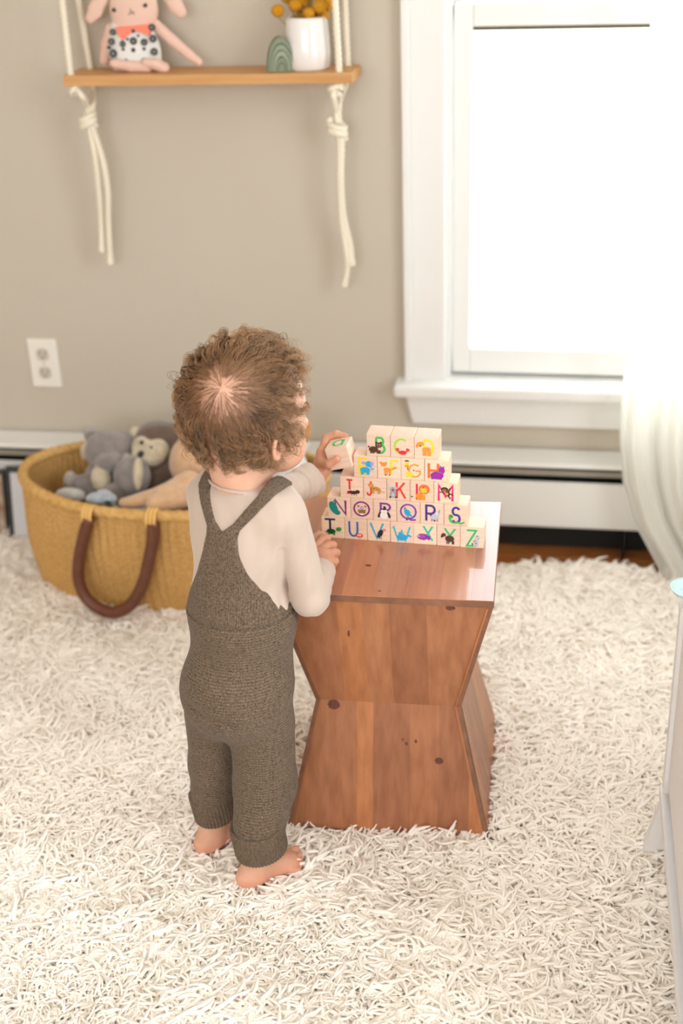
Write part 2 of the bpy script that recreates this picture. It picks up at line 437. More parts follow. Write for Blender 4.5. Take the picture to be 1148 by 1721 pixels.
for z in zs:
    xl = np.interp(z, oz, ox)
    g = max(0, .34 - z) / .34
    for j in range(nu + 1):
        u = j / nu; x = xl + (.95 - xl) * u
        ph = 2 * PI * (9 * u ** .85) + .7 * math.sin(2.3 * z + 3 * u)
        A = .008 + .005 * math.sin(5 * u + 1.3 * z) + .005 * g
        y = YC + A * math.sin(ph) + .006 * math.sin(2.6 * ph + 2 * z) - .035 * g * g * math.cos(3 * u)
        x += .004 * math.cos(ph)
        V.append((x, min(y, WY - .072), z))
F = np.array([(i * (nu + 1) + j, i * (nu + 1) + j + 1, (i + 1) * (nu + 1) + j + 1, (i + 1) * (nu + 1) + j) for i in range(nz - 1) for j in range(nu)])
cu = thing('window_curtain', 'sheer white curtain hanging to the floor over the right of the window', 'curtain', (.5, YC, ZF))
cl_ = obj('curtain_panel', V, F, M_curt, cu, smooth=True)
sd = cl_.modifiers.new('cloth', 'SOLIDIFY'); sd.thickness = .0012
V, F = tube([(-.5, YC, 2.215), (1.2, YC, 2.215)], .011, 12); obj('curtain_rod', V, F, M_trim, cu, smooth=True)
for xb in (-.42, 1.1): box('rod_bracket', (xb - .008, YC, 2.2), (xb + .008, WY, 2.23), M_trim, cu, bevel=.002)

# ================================================================== THE RUG
RX0, RX1, RY0, RY1 = -1.75, 1.15, .35, 2.478
M_pile = mat('wool_pile', (250, 245, 237), .9, sheen=.0, spec=.05)
M_back = mat('rug_backing', (254, 251, 246), .95)
rug = thing('shag_rug', 'cream white wool shag rug covering the wooden floor', 'rug', ((RX0 + RX1) / 2, (RY0 + RY1) / 2, ZF))
m = MB().box((RX0, RY0, ZF), (RX1, RY1, ZF + .009)).build('rug_backing', M_back, rug)
protos = []
def lock(k):
    """a clump of felted wool strands that rise from the backing and fall over"""
    r = np.random.default_rng(100 + k); V = []; F = []
    for s in range(4):
        Lh = r.uniform(.036, .058); a0 = r.normal(0, .5); lean = r.uniform(.5, 1.5); n = 8; P = []
        p = np.array([r.normal(0, .004), r.normal(0, .004), 0.]); th = r.uniform(.05, .5); az = a0
        up_end = r.uniform(1.45, 2.1); curl = r.normal(0, 1.3); wv = r.uniform(.2, .5); wp = r.uniform(0, 6)
        for i in range(n):
            P.append(p.copy()); q = i / (n - 1); t = th + (up_end - th) * min(1, q * 1.9) + wv * .5 * math.sin(5 * q + wp)
            az += curl / n * 2 + wv * math.cos(7 * q + wp)
            d = np.array([math.sin(t) * math.cos(az), math.sin(t) * math.sin(az), math.cos(t)]); p = p + d * Lh / (n - 1)
        P = np.array(P); R_ = np.array([.8, 1, 1.08, 1.05, 1, .85, .6, .22]) * r.uniform(.0019, .0029)
        v, f = tube(P, R_, 5, caps=False); o = len(V); V += list(v); F += [tuple(i + o for i in q) for q in f]
    me = mesh_of('wool_lock', V, F, M_pile, smooth=True)
    return bpy.data.objects.new('wool_lock_%d' % k, me)
pc = bpy.data.collections.new('wool_locks')
for k in range(14): pc.objects.link(lock(k))
sp = .0088
gx, gy = np.meshgrid(np.arange(RX0 + .01, RX1 - .01, sp), np.arange(RY0 + .01, RY1 - .012, sp), indexing='ij')
PILX = (gx + rng.uniform(-.5, .5, gx.shape) * sp).ravel(); PILY = (gy + rng.uniform(-.5, .5, gy.shape) * sp).ravel()
PILE_SKIP = []                                           # footprints that press the pile flat (table, feet ...)
def pile_keep(px, py):
    k = np.ones(len(px), bool)
    for f in PILE_SKIP: k &= ~f(px, py)
    return k
def build_pile():
    k = pile_keep(PILX, PILY); x, y = PILX[k], PILY[k]; n = len(x)
    me = bpy.data.meshes.new('pile'); me.vertices.add(n)
    me.vertices.foreach_set('co', np.stack([x, y, np.full(n, ZF + .006)], 1).astype(f32).ravel())
    P = (x, y, np.zeros(n))
    ang = 1.6 * wob(P, 9, 3) + 1.3 * wob(P, 28, 4) + .5 + rng.normal(0, .42, n)
    tl = .22 * wob(P, 16, 5) + rng.normal(0, .16, n)
    rot = np.stack([rng.normal(0, .12, n), tl, ang], 1).astype(f32)
    a = me.attributes.new('rot', 'FLOAT_VECTOR', 'POINT'); a.data.foreach_set('vector', rot.ravel())
    sc = (np.clip(.95 + .22 * wob(P, 14, 6) + rng.normal(0, .12, n), .55, 1.45)).astype(f32)
    a = me.attributes.new('sz', 'FLOAT', 'POINT'); a.data.foreach_set('value', sc)
    a = me.attributes.new('pick', 'INT', 'POINT'); a.data.foreach_set('value', rng.integers(0, 14, n).astype(np.int32))
    me.materials.append(M_pile)
    o = put('wool_pile', me, rug); o['kind'] = 'stuff'
    ng = bpy.data.node_groups.new('pile', 'GeometryNodeTree')
    ng.interface.new_socket('Geometry', in_out='INPUT', socket_type='NodeSocketGeometry')
    ng.interface.new_socket('Geometry', in_out='OUTPUT', socket_type='NodeSocketGeometry')
    N = ng.nodes; L = ng.links
    gi = N.new('NodeGroupInput'); go = N.new('NodeGroupOutput'); ip = N.new('GeometryNodeInstanceOnPoints')
    ci = N.new('GeometryNodeCollectionInfo'); ci.inputs['Collection'].default_value = pc
    ci.inputs['Separate Children'].default_value = True; ci.inputs['Reset Children'].default_value = True
    mp = N.new('GeometryNodeMeshToPoints')
    def at(nm, ty):
        a = N.new('GeometryNodeInputNamedAttribute'); a.data_type = ty; a.inputs['Name'].default_value = nm; return a
    L.new(gi.outputs[0], mp.inputs['Mesh']); L.new(mp.outputs[0], ip.inputs['Points']); L.new(ci.outputs[0], ip.inputs['Instance'])
    ip.inputs['Pick Instance'].default_value = True
    L.new(at('pick', 'INT').outputs['Attribute'], ip.inputs['Instance Index'])
    L.new(at('rot', 'FLOAT_VECTOR').outputs['Attribute'], ip.inputs['Rotation'])
    L.new(at('sz', 'FLOAT').outputs['Attribute'], ip.inputs['Scale'])
    L.new(ip.outputs[0], go.inputs[0])
    md = o.modifiers.new('pile', 'NODES'); md.node_group = ng

# ================================================================== THE HOURGLASS SIDE TABLE
TC = np.array([-.2415, 1.747]); TYAW = .0227; TW, TH, TWW = .318, .4254, .2235
tm = Matrix.Translation((TC[0], TC[1], 0)) @ Matrix.Rotation(TYAW, 4, 'Z')
tb = thing('side_table', 'reddish brown wooden hourglass side table standing on the rug under the blocks', 'table', mtx=tm)
def tw(p): return tm @ Vector(p)
M_cedar = mat('cedar', (180, 122, 84), .4, rgb2=(156, 100, 66), vscale=5, stretch=(16, 16, .45), bump=.06, bscale=90, obj_tone=True, coat=.12)
M_cedar_top = mat('cedar_top', (184, 126, 96), .3, rgb2=(164, 108, 80), vscale=5, stretch=(16, .45, 16), bump=.05, bscale=90, obj_tone=True, coat=.6)
M_edge = mat('cedar_edge', (132, 90, 66), .5, var=.2, vscale=40)
M_knot = mat('wood_knot', (84, 42, 34), .5, rgb2=(120, 66, 48), vscale=220)
Mi = np.array(tm.inverted())
def quad_board(parent, A, B, C, D, th, nrm, tone, m):
    """a board: corner points A,B (top edge) C,D (bottom edge, under B and A), thickness th inwards along -nrm; table space"""
    P = [np.array(v, float) for v in (A, B, C, D)]; n = np.array(nrm, float); n /= np.linalg.norm(n)
    V = P + [p - n * th for p in P]
    o = obj('board', V, [(0, 3, 2, 1), (4, 5, 6, 7), (0, 1, 5, 4), (1, 2, 6, 5), (2, 3, 7, 6), (3, 0, 4, 7)], m, parent, world_coords=False)
    bm_fix(o); o['tone'] = tone
    return o
import bmesh
def bm_fix(o):
    bm = bmesh.new(); bm.from_mesh(o.data); bmesh.ops.recalc_face_normals(bm, faces=bm.faces); bm.to_mesh(o.data); bm.free()
def local_empty(name, parent):
    o = bpy.data.objects.new(name, None); COL.objects.link(o); o.parent = parent; o.empty_display_size = .03; return o
tones = {'warm': (1.16, 1.08, .90), 'mid': (1, 1, 1), 'dark': (.84, .80, .82), 'red': (.97, .93, .93), 'light': (1.06, 1.05, 1.02)}
TH_ = .012; h = TH; hw = TW / 2; ww = TWW / 2; zt_ = h - .011
# tabletop: boards run front to back
top = local_empty('tabletop', tb)
cuts = [-1, -.66, -.36, -.1, .2, .52, .8, 1]
for i, (a, b) in enumerate(zip(cuts[:-1], cuts[1:])):
    g = .00002; x0, x1 = a * hw + g, b * hw - g
    o = MB().box((x0, -hw, zt_), (x1, hw, h)).build('board', M_cedar_top, top, world_coords=False)
    o['tone'] = list(tones.values())[[1, 3, 0, 1, 3, 4, 2][i]]
    bev(o, .00012, 1)
o = MB().box((-hw, -hw - .0008, zt_), (hw, -hw, h - .0015)).build('edge_band', M_edge, top, world_coords=False)
o = MB().box((hw, -hw, zt_), (hw + .0008, hw, h - .0015)).build('edge_band', M_edge, top, world_coords=False)
cutsA = [-1, -.72, -.42, -.18, .06, .4, .72, 1]; cutsB = [-1, -.58, -.3, -.14, .22, .5, .8, 1]
toneA = ['mid', 'red', 'warm', 'light', 'dark', 'mid', 'red']; toneB = ['mid', 'red', 'warm', 'dark', 'red', 'dark', 'warm']
zm = .2127 - .004
for face in range(4):
    rot = Matrix.Rotation(face * PI / 2, 4, 'Z')
    for half in (0, 1):
        pe = local_empty('upper_panel' if half == 0 else 'lower_panel', tb)
        za, zb_ = (zt_, zm) if half == 0 else (zm, -.004)
        wa, wb = (hw, ww) if half == 0 else (ww, hw)
        inset = .0010 if face % 2 == 0 else 0.0         # front/back boards sit between the side panels' edges
        wxa, wxb = (wa - .0065, wb - .0065) if face % 2 == 0 else (wa, wb)
        nr = np.array([0, -1, (wb - wa) / (za - zb_) * -1.0])
        cs, tn = (cutsA, toneA) if half == 0 else (cutsB, toneB)
        xc = [c * hw for c in cs]
        for i, (a, b) in enumerate(zip(xc[:-1], xc[1:])):
            g = .00003; a += g; b -= g                    # boards run straight; the slanted sides cut them
            def zc_at(x):                                 # height where the slanted edge crosses |x|
                return za + (zb_ - za) * (abs(x) - wxa) / (wxb - wxa)
            lo_w = min(wxa, wxb); a_, b_ = max(a, -max(wxa, wxb)), min(b, max(wxa, wxb))
            if b_ - a_ < .001: continue
            pts = []
            def lim(x):                                   # (z_top, z_bottom) of the trapezoid at x
                if abs(x) <= lo_w: return za, zb_
                return (za, zc_at(x)) if wxa > wxb else (zc_at(x), zb_)
            xs = sorted({a_, b_} | {x for x in (-lo_w, lo_w) if a_ < x < b_})
            topl = [(x, lim(x)[0]) for x in xs]; botl = [(x, lim(x)[1]) for x in xs][::-1]
            loop = []
            for q in topl + botl:
                if not loop or abs(q[0] - loop[-1][0]) + abs(q[1] - loop[-1][1]) > 1e-6: loop.append(q)
            if abs(loop[0][0] - loop[-1][0]) + abs(loop[0][1] - loop[-1][1]) < 1e-6: loop.pop()
            if len(loop) < 3: continue
            def yy(z): return -(wa + (wb - wa) * (z - za) / (zb_ - za)) + inset
            nn = rot @ Vector(tuple(nr / np.linalg.norm(nr)))
            P = [rot @ Vector((x, yy(z), z)) for x, z in loop]; Q = [p - nn * (TH_ - .002) for p in P]; k = len(P)
            o = obj('board', [tuple(p) for p in P + Q], [tuple(range(k))[::-1], tuple(range(k, 2 * k))] + [(j, (j + 1) % k, (j + 1) % k + k, j + k) for j in range(k)], M_cedar, pe, world_coords=False)
            bm_fix(o); o['tone'] = tones[tn[(i + 2 * face) % 7]]
# the miter edges of the side panels that show beside the front boards
for sx in (-1, 1):
    for half in (0, 1):
        za, zb_ = (zt_, zm) if half == 0 else (zm, -.004); wa, wb = (hw, ww) if half == 0 else (ww, hw)
        V = []
        for (w_, z) in ((wa, za), (wb, zb_)):
            for xo in (w_ - .0065, w_):
                for yo in (-w_ - .0004, -w_ + .012): V.append((sx * xo, yo, z))
        o = obj('panel_edge', V, [(0, 2, 6, 4), (1, 5, 7, 3), (0, 4, 5, 1), (2, 3, 7, 6), (0, 1, 3, 2), (4, 6, 7, 5)], M_edge, tb, world_coords=False); bm_fix(o)
# knots, flat darker grain figures let into the boards' surface
def knot(px_, py_, half, rx, ry, side='front'):
    za, zb_ = (zt_, zm) if half == 0 else (zm, -.004); wa, wb = (hw, ww) if half == 0 else (ww, hw)
    # intersect the ray with the slanted front plane
    Mi3 = tm.inverted(); o = Mi3 @ Vector(tuple(CO)); d = Mi3.to_3x3() @ Vector(tuple(ray(px_, py_)))
    if side == 'top': t = (h + .00015 - o.z) / d.z; p = o + d * t; ex, ey = Vector((1, 0, 0)), Vector((0, 1, 0))
    else:
        sl = (wb - wa) / (zb_ - za)                      # w as a function of z
        # y = -(wa + sl (z - za)) + .0026 - eps
        t = (-(wa - sl * za) + .0010 - .0003 - o.y - sl * o.z) / (d.y + sl * d.z); p = o + d * t
        ex = Vector((1, 0, 0)); ey = Vector((0, -sl, 1)).normalized()
    k = 18; V = [p + ex * rx * math.cos(2 * PI * j / k) * (1 + .1 * math.sin(3 * j)) + ey * ry * math.sin(2 * PI * j / k) for j in range(k)]
    nrm = ex.cross(ey); V = [v + nrm * 0 for v in V]
    W_ = [p + (v - p) * 1.0 - nrm * .0006 for v in V]
    F = [tuple(range(k))] + [(i, i + k, (i + 1) % k + k, (i + 1) % k) for i in range(k)]
    o = obj('knot', [tuple(v) for v in V] + [tuple(v) for v in W_], F, M_knot, tb, world_coords=False); bm_fix(o)
knot(757, 1022, 0, .007, .0045); knot(586, 1065, 0, .0018, .0065)
knot(561, 1184, 1, .0095, .008); knot(677, 1243, 1, .002, .0025); knot(683, 1250, 1, .0025, .003); knot(699, 1246, 1, .002, .003)
knot(738, 1279, 1, .0065, .0055); knot(619, 950, 0, .0045, .003, 'top'); knot(638, 993, 0, .002, .0015, 'top')

# ================================================================== THE ALPHABET BLOCKS
BS = .0357; M_maple = mat('maple_block', (243, 219, 198), .5, rgb2=(231, 204, 181), vscale=40, stretch=(1, 1, 7), bump=.05, bscale=200, obj_tone=True)
COLS = dict(green=(62, 190, 84), lime=(160, 214, 60), yellow=(238, 216, 40), gold=(240, 190, 40), orange=(240, 150, 40), dorange=(236, 112, 56), red=(224, 60, 50),
            crimson=(222, 32, 70), magenta=(226, 20, 120), purple=(134, 20, 128), violet=(124, 52, 160), indigo=(66, 44, 140), navy=(30, 24, 66), blue=(30, 96, 180), sky=(40, 170, 214), teal=(24, 196, 200), aqua=(32, 196, 166), mint=(40, 190, 110),
            brown=(88, 48, 36), dbrown=(60, 36, 30), tan=(150, 106, 66), black=(36, 34, 40), white=(240, 238, 236), grey=(160, 160, 170), lgrey=(196, 196, 206), pink=(240, 120, 140), dgreen=(18, 70, 34), egreen=(40, 150, 60), tealgreen=(10, 140, 130), lilac=(180, 160, 220), hpurple=(156, 40, 160), lav=(160, 90, 180), bcy=(40, 170, 220), cat=(236, 150, 60), leo=(200, 150, 60))
def ink(c): return mat('ink_' + c, COLS[c], .5)
def arc(cx, cy, rx, ry, a0, a1, n=16): return [(cx + rx * math.cos(math.radians(a0 + (a1 - a0) * i / n)), cy + ry * math.sin(math.radians(a0 + (a1 - a0) * i / n))) for i in range(n + 1)]
LET = {  # strokes in a unit box
 'A': [arc(.5, .5, .42, .5, 20, 340), [(.92, 1.0), (.92, 0)]],
 'B': [[(.1, 0), (.1, 1)], [(.1, 1), (.5, 1)] + arc(.5, .76, .3, .24, 90, -90) + [(.1, .52)], [(.1, .52), (.55, .52)] + arc(.55, .26, .37, .26, 90, -90) + [(.1, 0)]],
 'C': [arc(.5, .5, .48, .5, 50, 310, 22)], 'D': [[(.1, 0), (.1, 1)], [(.1, 1), (.4, 1)] + arc(.4, .5, .52, .5, 90, -90) + [(.1, 0)]],
 'E': [[(.9, 1), (.1, 1), (.1, 0), (.9, 0)], [(.1, .5), (.75, .5)]], 'F': [[(.95, 1), (.1, 1), (.1, 0)], [(.1, .52), (.8, .52)]],
 'G': [arc(.5, .5, .48, .5, 50, 345, 22) + [(.97, .48), (.55, .48)]], 'H': [[(.08, 0), (.08, 1)], [(.92, 0), (.92, 1)], [(.08, .52), (.92, .52)]],
 'I': [[(.1, 1), (.9, 1)], [(.5, 1), (.5, 0)], [(.1, 0), (.9, 0)]], 'J': [[(.75, 1), (.75, .25)] + arc(.45, .25, .3, .25, 0, -170)],
 'K': [[(.12, 0), (.12, 1)], [(.85, 1), (.15, .45)], [(.4, .62), (.92, 0)]], 'L': [[(.15, 1), (.15, 0), (.9, 0)]],
 'M': [[(.05, 0), (.05, 1), (.5, .3), (.95, 1), (.95, 0)]], 'N': [[(.08, 0), (.08, 1), (.92, 0), (.92, 1)]], 'O': [arc(.5, .5, .5, .5, 0, 360, 28)],
 'P': [[(.1, 0), (.1, 1), (.5, 1)] + arc(.5, .74, .4, .26, 90, -90) + [(.1, .48)]], 'Q': [arc(.5, .55, .48, .45, 0, 360, 28), [(.35, .0), (.5, .1), (.7, .02), (.98, .06)]],
 'R': [[(.1, 0), (.1, 1), (.5, 1)] + arc(.5, .74, .38, .26, 90, -90) + [(.1, .48)], [(.45, .48), (.92, 0)]],
 'S': [arc(.5, .75, .36, .25, 25, 250, 14) + arc(.5, .26, .38, .26, 80, -155, 14)], 'T': [[(0, 1), (1, 1)], [(.5, 1), (.5, 0)]],
 'U': [[(.08, 1), (.08, .4)] + arc(.5, .4, .42, .4, 180, 360) + [(.92, 1)]], 'V': [[(.02, 1), (.5, 0), (.98, 1)]], 'W': [[(0, 1), (.28, 0), (.5, .7), (.72, 0), (1, 1)]],
 'X': [[(.05, 1), (.95, 0)], [(.95, 1), (.05, 0)]], 'Y': [[(.05, 1), (.5, .5), (.95, 1)], [(.5, .5), (.5, 0)]], 'Z': [[(.05, 1), (.95, 1), (.05, 0), (.95, 0)]]}
def ribbon(P, w):
    P = np.array([q for i, q in enumerate(P) if i == 0 or abs(q[0] - P[i - 1][0]) + abs(q[1] - P[i - 1][1]) > 1e-3], float); n = len(P); V = []; F = []
    T = np.zeros((n, 2))
    for i in range(n):
        a = P[i] - P[i - 1] if i > 0 else P[1] - P[0]; b = P[i + 1] - P[i] if i < n - 1 else P[-1] - P[-2]
        a /= np.linalg.norm(a) + 1e-9; b /= np.linalg.norm(b) + 1e-9; nn = np.array([-(a + b)[1], (a + b)[0]])
        if np.linalg.norm(nn) < .3: nn = np.array([-a[1], a[0]])
        nn /= np.linalg.norm(nn); c = max(.45, abs(nn @ np.array([-a[1], a[0]]))); T[i] = nn / c
    for i in range(n): V += [P[i] + T[i] * w / 2, P[i] - T[i] * w / 2]
    for i in range(n - 1): F.append((2 * i, 2 * i + 1, 2 * i + 3, 2 * i + 2))
    return V, F
def print_mesh(name, shapes, parent, lift=.00012):
    """shapes: (kind, colour, data) in face units 0..1; face lies in x,z at y = -BS/2 of block space"""
    V = []; F = []; I = []; cl = []; mats_ = []
    for li, (kd, c, *d) in enumerate(shapes):
        if c not in cl: cl.append(c); mats_.append(ink(c))
        if kd == 'line': v, f = ribbon(d[0], d[1])
        else:
            k = 16; cx, cy, rx, ry = d[:4]; ro = math.radians(d[4]) if len(d) > 4 else 0
            v = [(cx + rx * math.cos(2 * PI * j / k) * math.cos(ro) - ry * math.sin(2 * PI * j / k) * math.sin(ro),
                  cy + rx * math.cos(2 * PI * j / k) * math.sin(ro) + ry * math.sin(2 * PI * j / k) * math.cos(ro)) for j in range(k)]; f = [tuple(range(k))]
        o = len(V); V += [((q[0] - .5) * BS, -BS / 2 - lift - .000025 * li, (q[1] - .5) * BS) for q in v]
        F += [tuple(i + o for i in g) for g in f]; I += [cl.index(c)] * len(f)
    o_ = obj(name, V, F, mats_, parent, mi=I, world_coords=False); bm_fix_out(o_)
    return o_
def bm_fix_out(o):
    bm = bmesh.new(); bm.from_mesh(o.data)
    for f in bm.faces:
        f.normal_update()
        if f.normal.y > 0: f.normal_flip()
    bm.to_mesh(o.data); bm.free()
def E(c, *a): return ('el', c, *a)
def Ln(c, P, w): return ('line', c, P, w)
def legs(c, xs, y0, y1, w=.06): return [Ln(c, [(x, y1), (x, y0)], w) for x in xs]
# letter: (colour, x0, x1, y0, y1, stroke), animal shapes, label
SPEC = {
 'T': (('navy', .15, .62, .42, .92, .09), [E('dgreen', .42, .34, .2, .13), E('egreen', .76, .46, .13, .1, 15), *legs('egreen', (.32, .55), .16, .28, .09), E('egreen', .2, .3, .06, .03)], 'dark letter T and green turtle'),
 'U': (('blue', .2, .62, .18, .88, .085), [E('red', .66, .22, .17, .1), E('white', .66, .23, .09, .045), E('pink', .66, .22, .045, .03)], 'blue letter U and red worm ring'),
 'V': (('sky', .14, .72, .16, .88, .09), [E('black', .58, .4, .11, .2, -25), E('pink', .76, .58, .07, .07), E('black', .5, .25, .06, .08), *legs('black', (.55, .62), .12, .24, .03)], 'blue letter V and black vulture'),
 'W': (('teal', .14, .86, .12, .8, .09), [E('bcy', .52, .28, .24, .16), E('bcy', .44, .42, .08, .12, 20), E('bcy', .8, .38, .07, .05, 50), E('bcy', .88, .36, .06, .04, -30)], 'turquoise letter W and blue whale'),
 'X': (('aqua', .42, .86, .2, .9, .085), [E('hpurple', .42, .38, .25, .15), E('hpurple', .68, .34, .07, .11), E('lav', .38, .4, .15, .07), E('white', .24, .4, .03, .03)], 'aqua letter X and purple fish'),
 'Y': (('mint', .32, .82, .18, .86, .085), [E('brown', .56, .38, .2, .15), E('brown', .3, .54, .1, .09), E('dbrown', .23, .46, .05, .06), *legs('dbrown', (.45, .52, .68, .73), .12, .28, .05)], 'green letter Y and brown yak'),
 'Z': (('mint', .26, .7, .1, .84, .09), [E('lgrey', .68, .32, .11, .17), E('lgrey', .74, .54, .1, .1), E('black', .72, .58, .02, .03), E('black', .62, .34, .07, .015, 20), E('black', .68, .24, .06, .015, -20), E('black', .52, .2, .03, .05), E('black', .78, .45, .05, .012), *legs('lgrey', (.6, .74), .08, .22, .07)], 'green letter Z and white and grey zebra'),
 'N': (('purple', .32, .84, .2, .86, .09), [E('tealgreen', .27, .5, .17, .31, 22), E('tealgreen', .42, .27, .15, .12, -20), E('tealgreen', .34, .82, .08, .05, 20)], 'purple letter N and teal narwhal'),
 'O': (('purple', .16, .82, .17, .83, .075), [E('tan', .5, .43, .17, .2), E('tan', .36, .62, .06, .05, -40), E('tan', .64, .62, .06, .05, 40), E('white', .42, .54, .07, .07), E('white', .58, .54, .07, .07), E('black', .43, .54, .03, .035), E('black', .57, .54, .03, .035), E('white', .5, .26, .1, .04)], 'purple letter O and brown owl'),
 'P': (('violet', .28, .78, .22, .84, .09), [E('black', .46, .42, .2, .2), E('black', .5, .64, .06, .09, 20), E('black', .27, .3, .06, .15, -20), E('black', .68, .3, .06, .15, 20), E('white', .46, .28, .17, .17), E('white', .4, .47, .08, .08), E('white', .54, .47, .08, .08), E('gold', .47, .42, .03, .02)], 'purple letter P and black and white penguin'),
 'Q': (('violet', .16, .84, .12, .86, .075), [E('bcy', .46, .48, .13, .15, 20), E('bcy', .58, .38, .12, .05, -40), E('bcy', .38, .6, .07, .07), E('black', .36, .7, .05, .02, 40), *legs('black', (.46, .52), .2, .35, .02)], 'purple letter Q and blue quail'),
 'R': (('indigo', .22, .68, .16, .88, .1), [E('lgrey', .64, .36, .18, .14), E('lgrey', .74, .52, .1, .12), E('grey', .82, .64, .03, .08, -20), E('white', .72, .54, .04, .06), *legs('grey', (.5, .74), .14, .28, .07)], 'dark blue letter R and grey rhinoceros'),
 'S': (('indigo', .32, .72, .16, .86, .1), [E('egreen', .3, .44, .1, .08, -30), E('green', .26, .36, .06, .13), Ln('green', [(.27, .32), (.3, .2), (.4, .14), (.6, .17), (.72, .13), (.88, .2)], .08), E('black', .32, .46, .02, .02)], 'dark blue letter S and green snake'),
 'I': (('red', .26, .58, .24, .84, .085), [E('dbrown', .6, .26, .15, .08), E('dbrown', .76, .3, .1, .09), E('dbrown', .42, .3, .09, .06), E('white', .4, .36, .05, .03), E('red', .38, .2, .09, .02), *legs('dbrown', (.5, .6, .7), .12, .24, .03)], 'red letter I and dark brown ant'),
 'J': (('red', .14, .4, .18, .84, .08), [E('leo', .56, .5, .2, .1, -10), E('leo', .34, .66, .12, .1), E('cat', .34, .64, .07, .06), E('black', .5, .52, .02, .02), E('black', .6, .48, .02, .02), E('black', .44, .5, .02, .02), *legs('leo', (.4, .46, .66, .72), .28, .46, .05), Ln('leo', [(.74, .46), (.84, .36), (.94, .4)], .03)], 'red letter J and spotted jaguar'),
 'K': (('red', .38, .84, .12, .86, .09), [E('grey', .27, .3, .14, .17), E('grey', .26, .52, .13, .12), E('lgrey', .14, .6, .06, .06), E('lgrey', .4, .6, .06, .06), E('black', .27, .5, .03, .05), E('lgrey', .27, .28, .07, .1), E('black', .15, .16, .05, .04), E('black', .4, .16, .05, .04)], 'red letter K and grey koala'),
 'L': (('crimson', .24, .56, .16, .86, .09), [E('dorange', .6, .62, .24, .23), E('gold', .58, .58, .15, .14), E('orange', .4, .3, .16, .15), *legs('orange', (.34, .5, .6), .12, .34, .09), E('dbrown', .57, .7, .04, .02), E('white', .56, .6, .02, .02), E('dbrown', .08, .26, .04, .03)], 'crimson letter L and orange lion'),
 'M': (('magenta', .18, .82, .14, .86, .1), [E('dbrown', .46, .68, .15, .11), E('tan', .45, .64, .09, .07), E('dbrown', .58, .48, .12, .11, -40), E('cat', .55, .48, .07, .07), Ln('dbrown', [(.24, .56), (.45, .52)], .045), Ln('dbrown', [(.62, .52), (.84, .42)], .045), Ln('dbrown', [(.6, .4), (.7, .26)], .06), Ln('dbrown', [(.6, .58), (.7, .76)], .05)], 'magenta letter M and dark brown monkey'),
 'E': (('yellow', .22, .62, .16, .88, .1), [E('bcy', .66, .64, .15, .14), E('bcy', .5, .36, .22, .14), *legs('bcy', (.38, .62), .14, .34, .13), E('lilac', .44, .68, .08, .07), E('lilac', .8, .66, .07, .1), Ln('bcy', [(.72, .54), (.8, .4), (.88, .44)], .05)], 'yellow letter E and blue elephant'),
 'F': (('yellow', .56, .92, .22, .84, .09), [E('cat', .28, .66, .13, .1), E('cat', .44, .42, .17, .1), E('cat', .72, .5, .14, .05, 25), *legs('cat', (.34, .42, .54), .18, .4, .06), E('dbrown', .36, .18, .04, .02), E('dbrown', .52, .18, .04, .02), E('orange', .16, .74, .05, .05), E('orange', .38, .74, .05, .05)], 'yellow letter F and orange fox'),
 'G': (('orange', .34, .84, .16, .72, .07), [E('yellow', .36, .28, .15, .12), E('yellow', .26, .74, .1, .09), E('orange', .26, .64, .1, .06), E('dbrown', .26, .88, .1, .03), Ln('dbrown', [(.3, .6), (.3, .46)], .03), *legs('yellow', (.28, .44), .12, .26, .07), E('dbrown', .55, .46, .03, .03)], 'orange letter G and yellow giraffe'),
 'H': (('dorange', .14, .6, .16, .84, .11), [E('hpurple', .52, .3, .28, .18), E('hpurple', .72, .54, .13, .17), E('lav', .62, .46, .13, .04, -15), *legs('hpurple', (.34, .66), .12, .28, .14), E('lav', .66, .72, .04, .04), E('lav', .8, .7, .04, .04)], 'orange letter H and purple hippopotamus'),
 'B': (('green', .38, .8, .18, .86, .1), [E('brown', .3, .32, .2, .14), E('brown', .52, .52, .14, .13), E('brown', .42, .64, .05, .05), E('brown', .62, .64, .05, .05), E('tan', .54, .46, .06, .05), E('dbrown', .54, .49, .03, .02), *legs('brown', (.2, .3, .48, .56), .14, .3, .08), E('brown', .1, .44, .04, .04), E('white', .48, .55, .02, .02), E('white', .58, .55, .02, .02)], 'green letter B and brown bear'),
 'C': (('lime', .18, .76, .2, .84, .09), [E('red', .52, .24, .17, .1), E('red', .3, .38, .08, .07, 30), E('red', .74, .38, .08, .07, -30), E('crimson', .52, .26, .12, .05), E('red', .36, .3, .05, .03), E('red', .68, .3, .05, .03)], 'lime green letter C and red crab'),
 'D': (('yellow', .36, .84, .2, .86, .1), [E('cat', .26, .68, .16, .11, 10), E('cat', .52, .44, .19, .12), E('orange', .12, .6, .05, .09), *legs('cat', (.4, .48, .6, .66), .16, .42, .08), E('dbrown', .26, .6, .03, .03)], 'yellow letter D and orange dog'),
}
def place_letter(ch, col, x0, x1, y0, y1, w):
    return [('line', col, [(x0 + (x1 - x0) * a, y0 + (y1 - y0) * b) for a, b in st], w) for st in LET[ch]]
def block(ch, mtx, label, group, gi_rot=0):
    t = thing('alphabet_block', label, 'toy block', mtx=mtx, group=group)
    o = MB().box((-BS / 2,) * 3, (BS / 2,) * 3).build('wood_cube', M_maple, t, world_coords=False); bev(o, .0011, 2)
    tn = rng.uniform(.93, 1.05); o['tone'] = (tn, tn * rng.uniform(.96, 1.0), tn * rng.uniform(.92, 1.0))
    for p_ in o.data.polygons: pass
    return t
b0 = np.array([-.355, 1.759]); BYAW = -.0482
ux = np.array([math.cos(BYAW), math.sin(BYAW)]); uy = np.array([-math.sin(BYAW), math.cos(BYAW)])
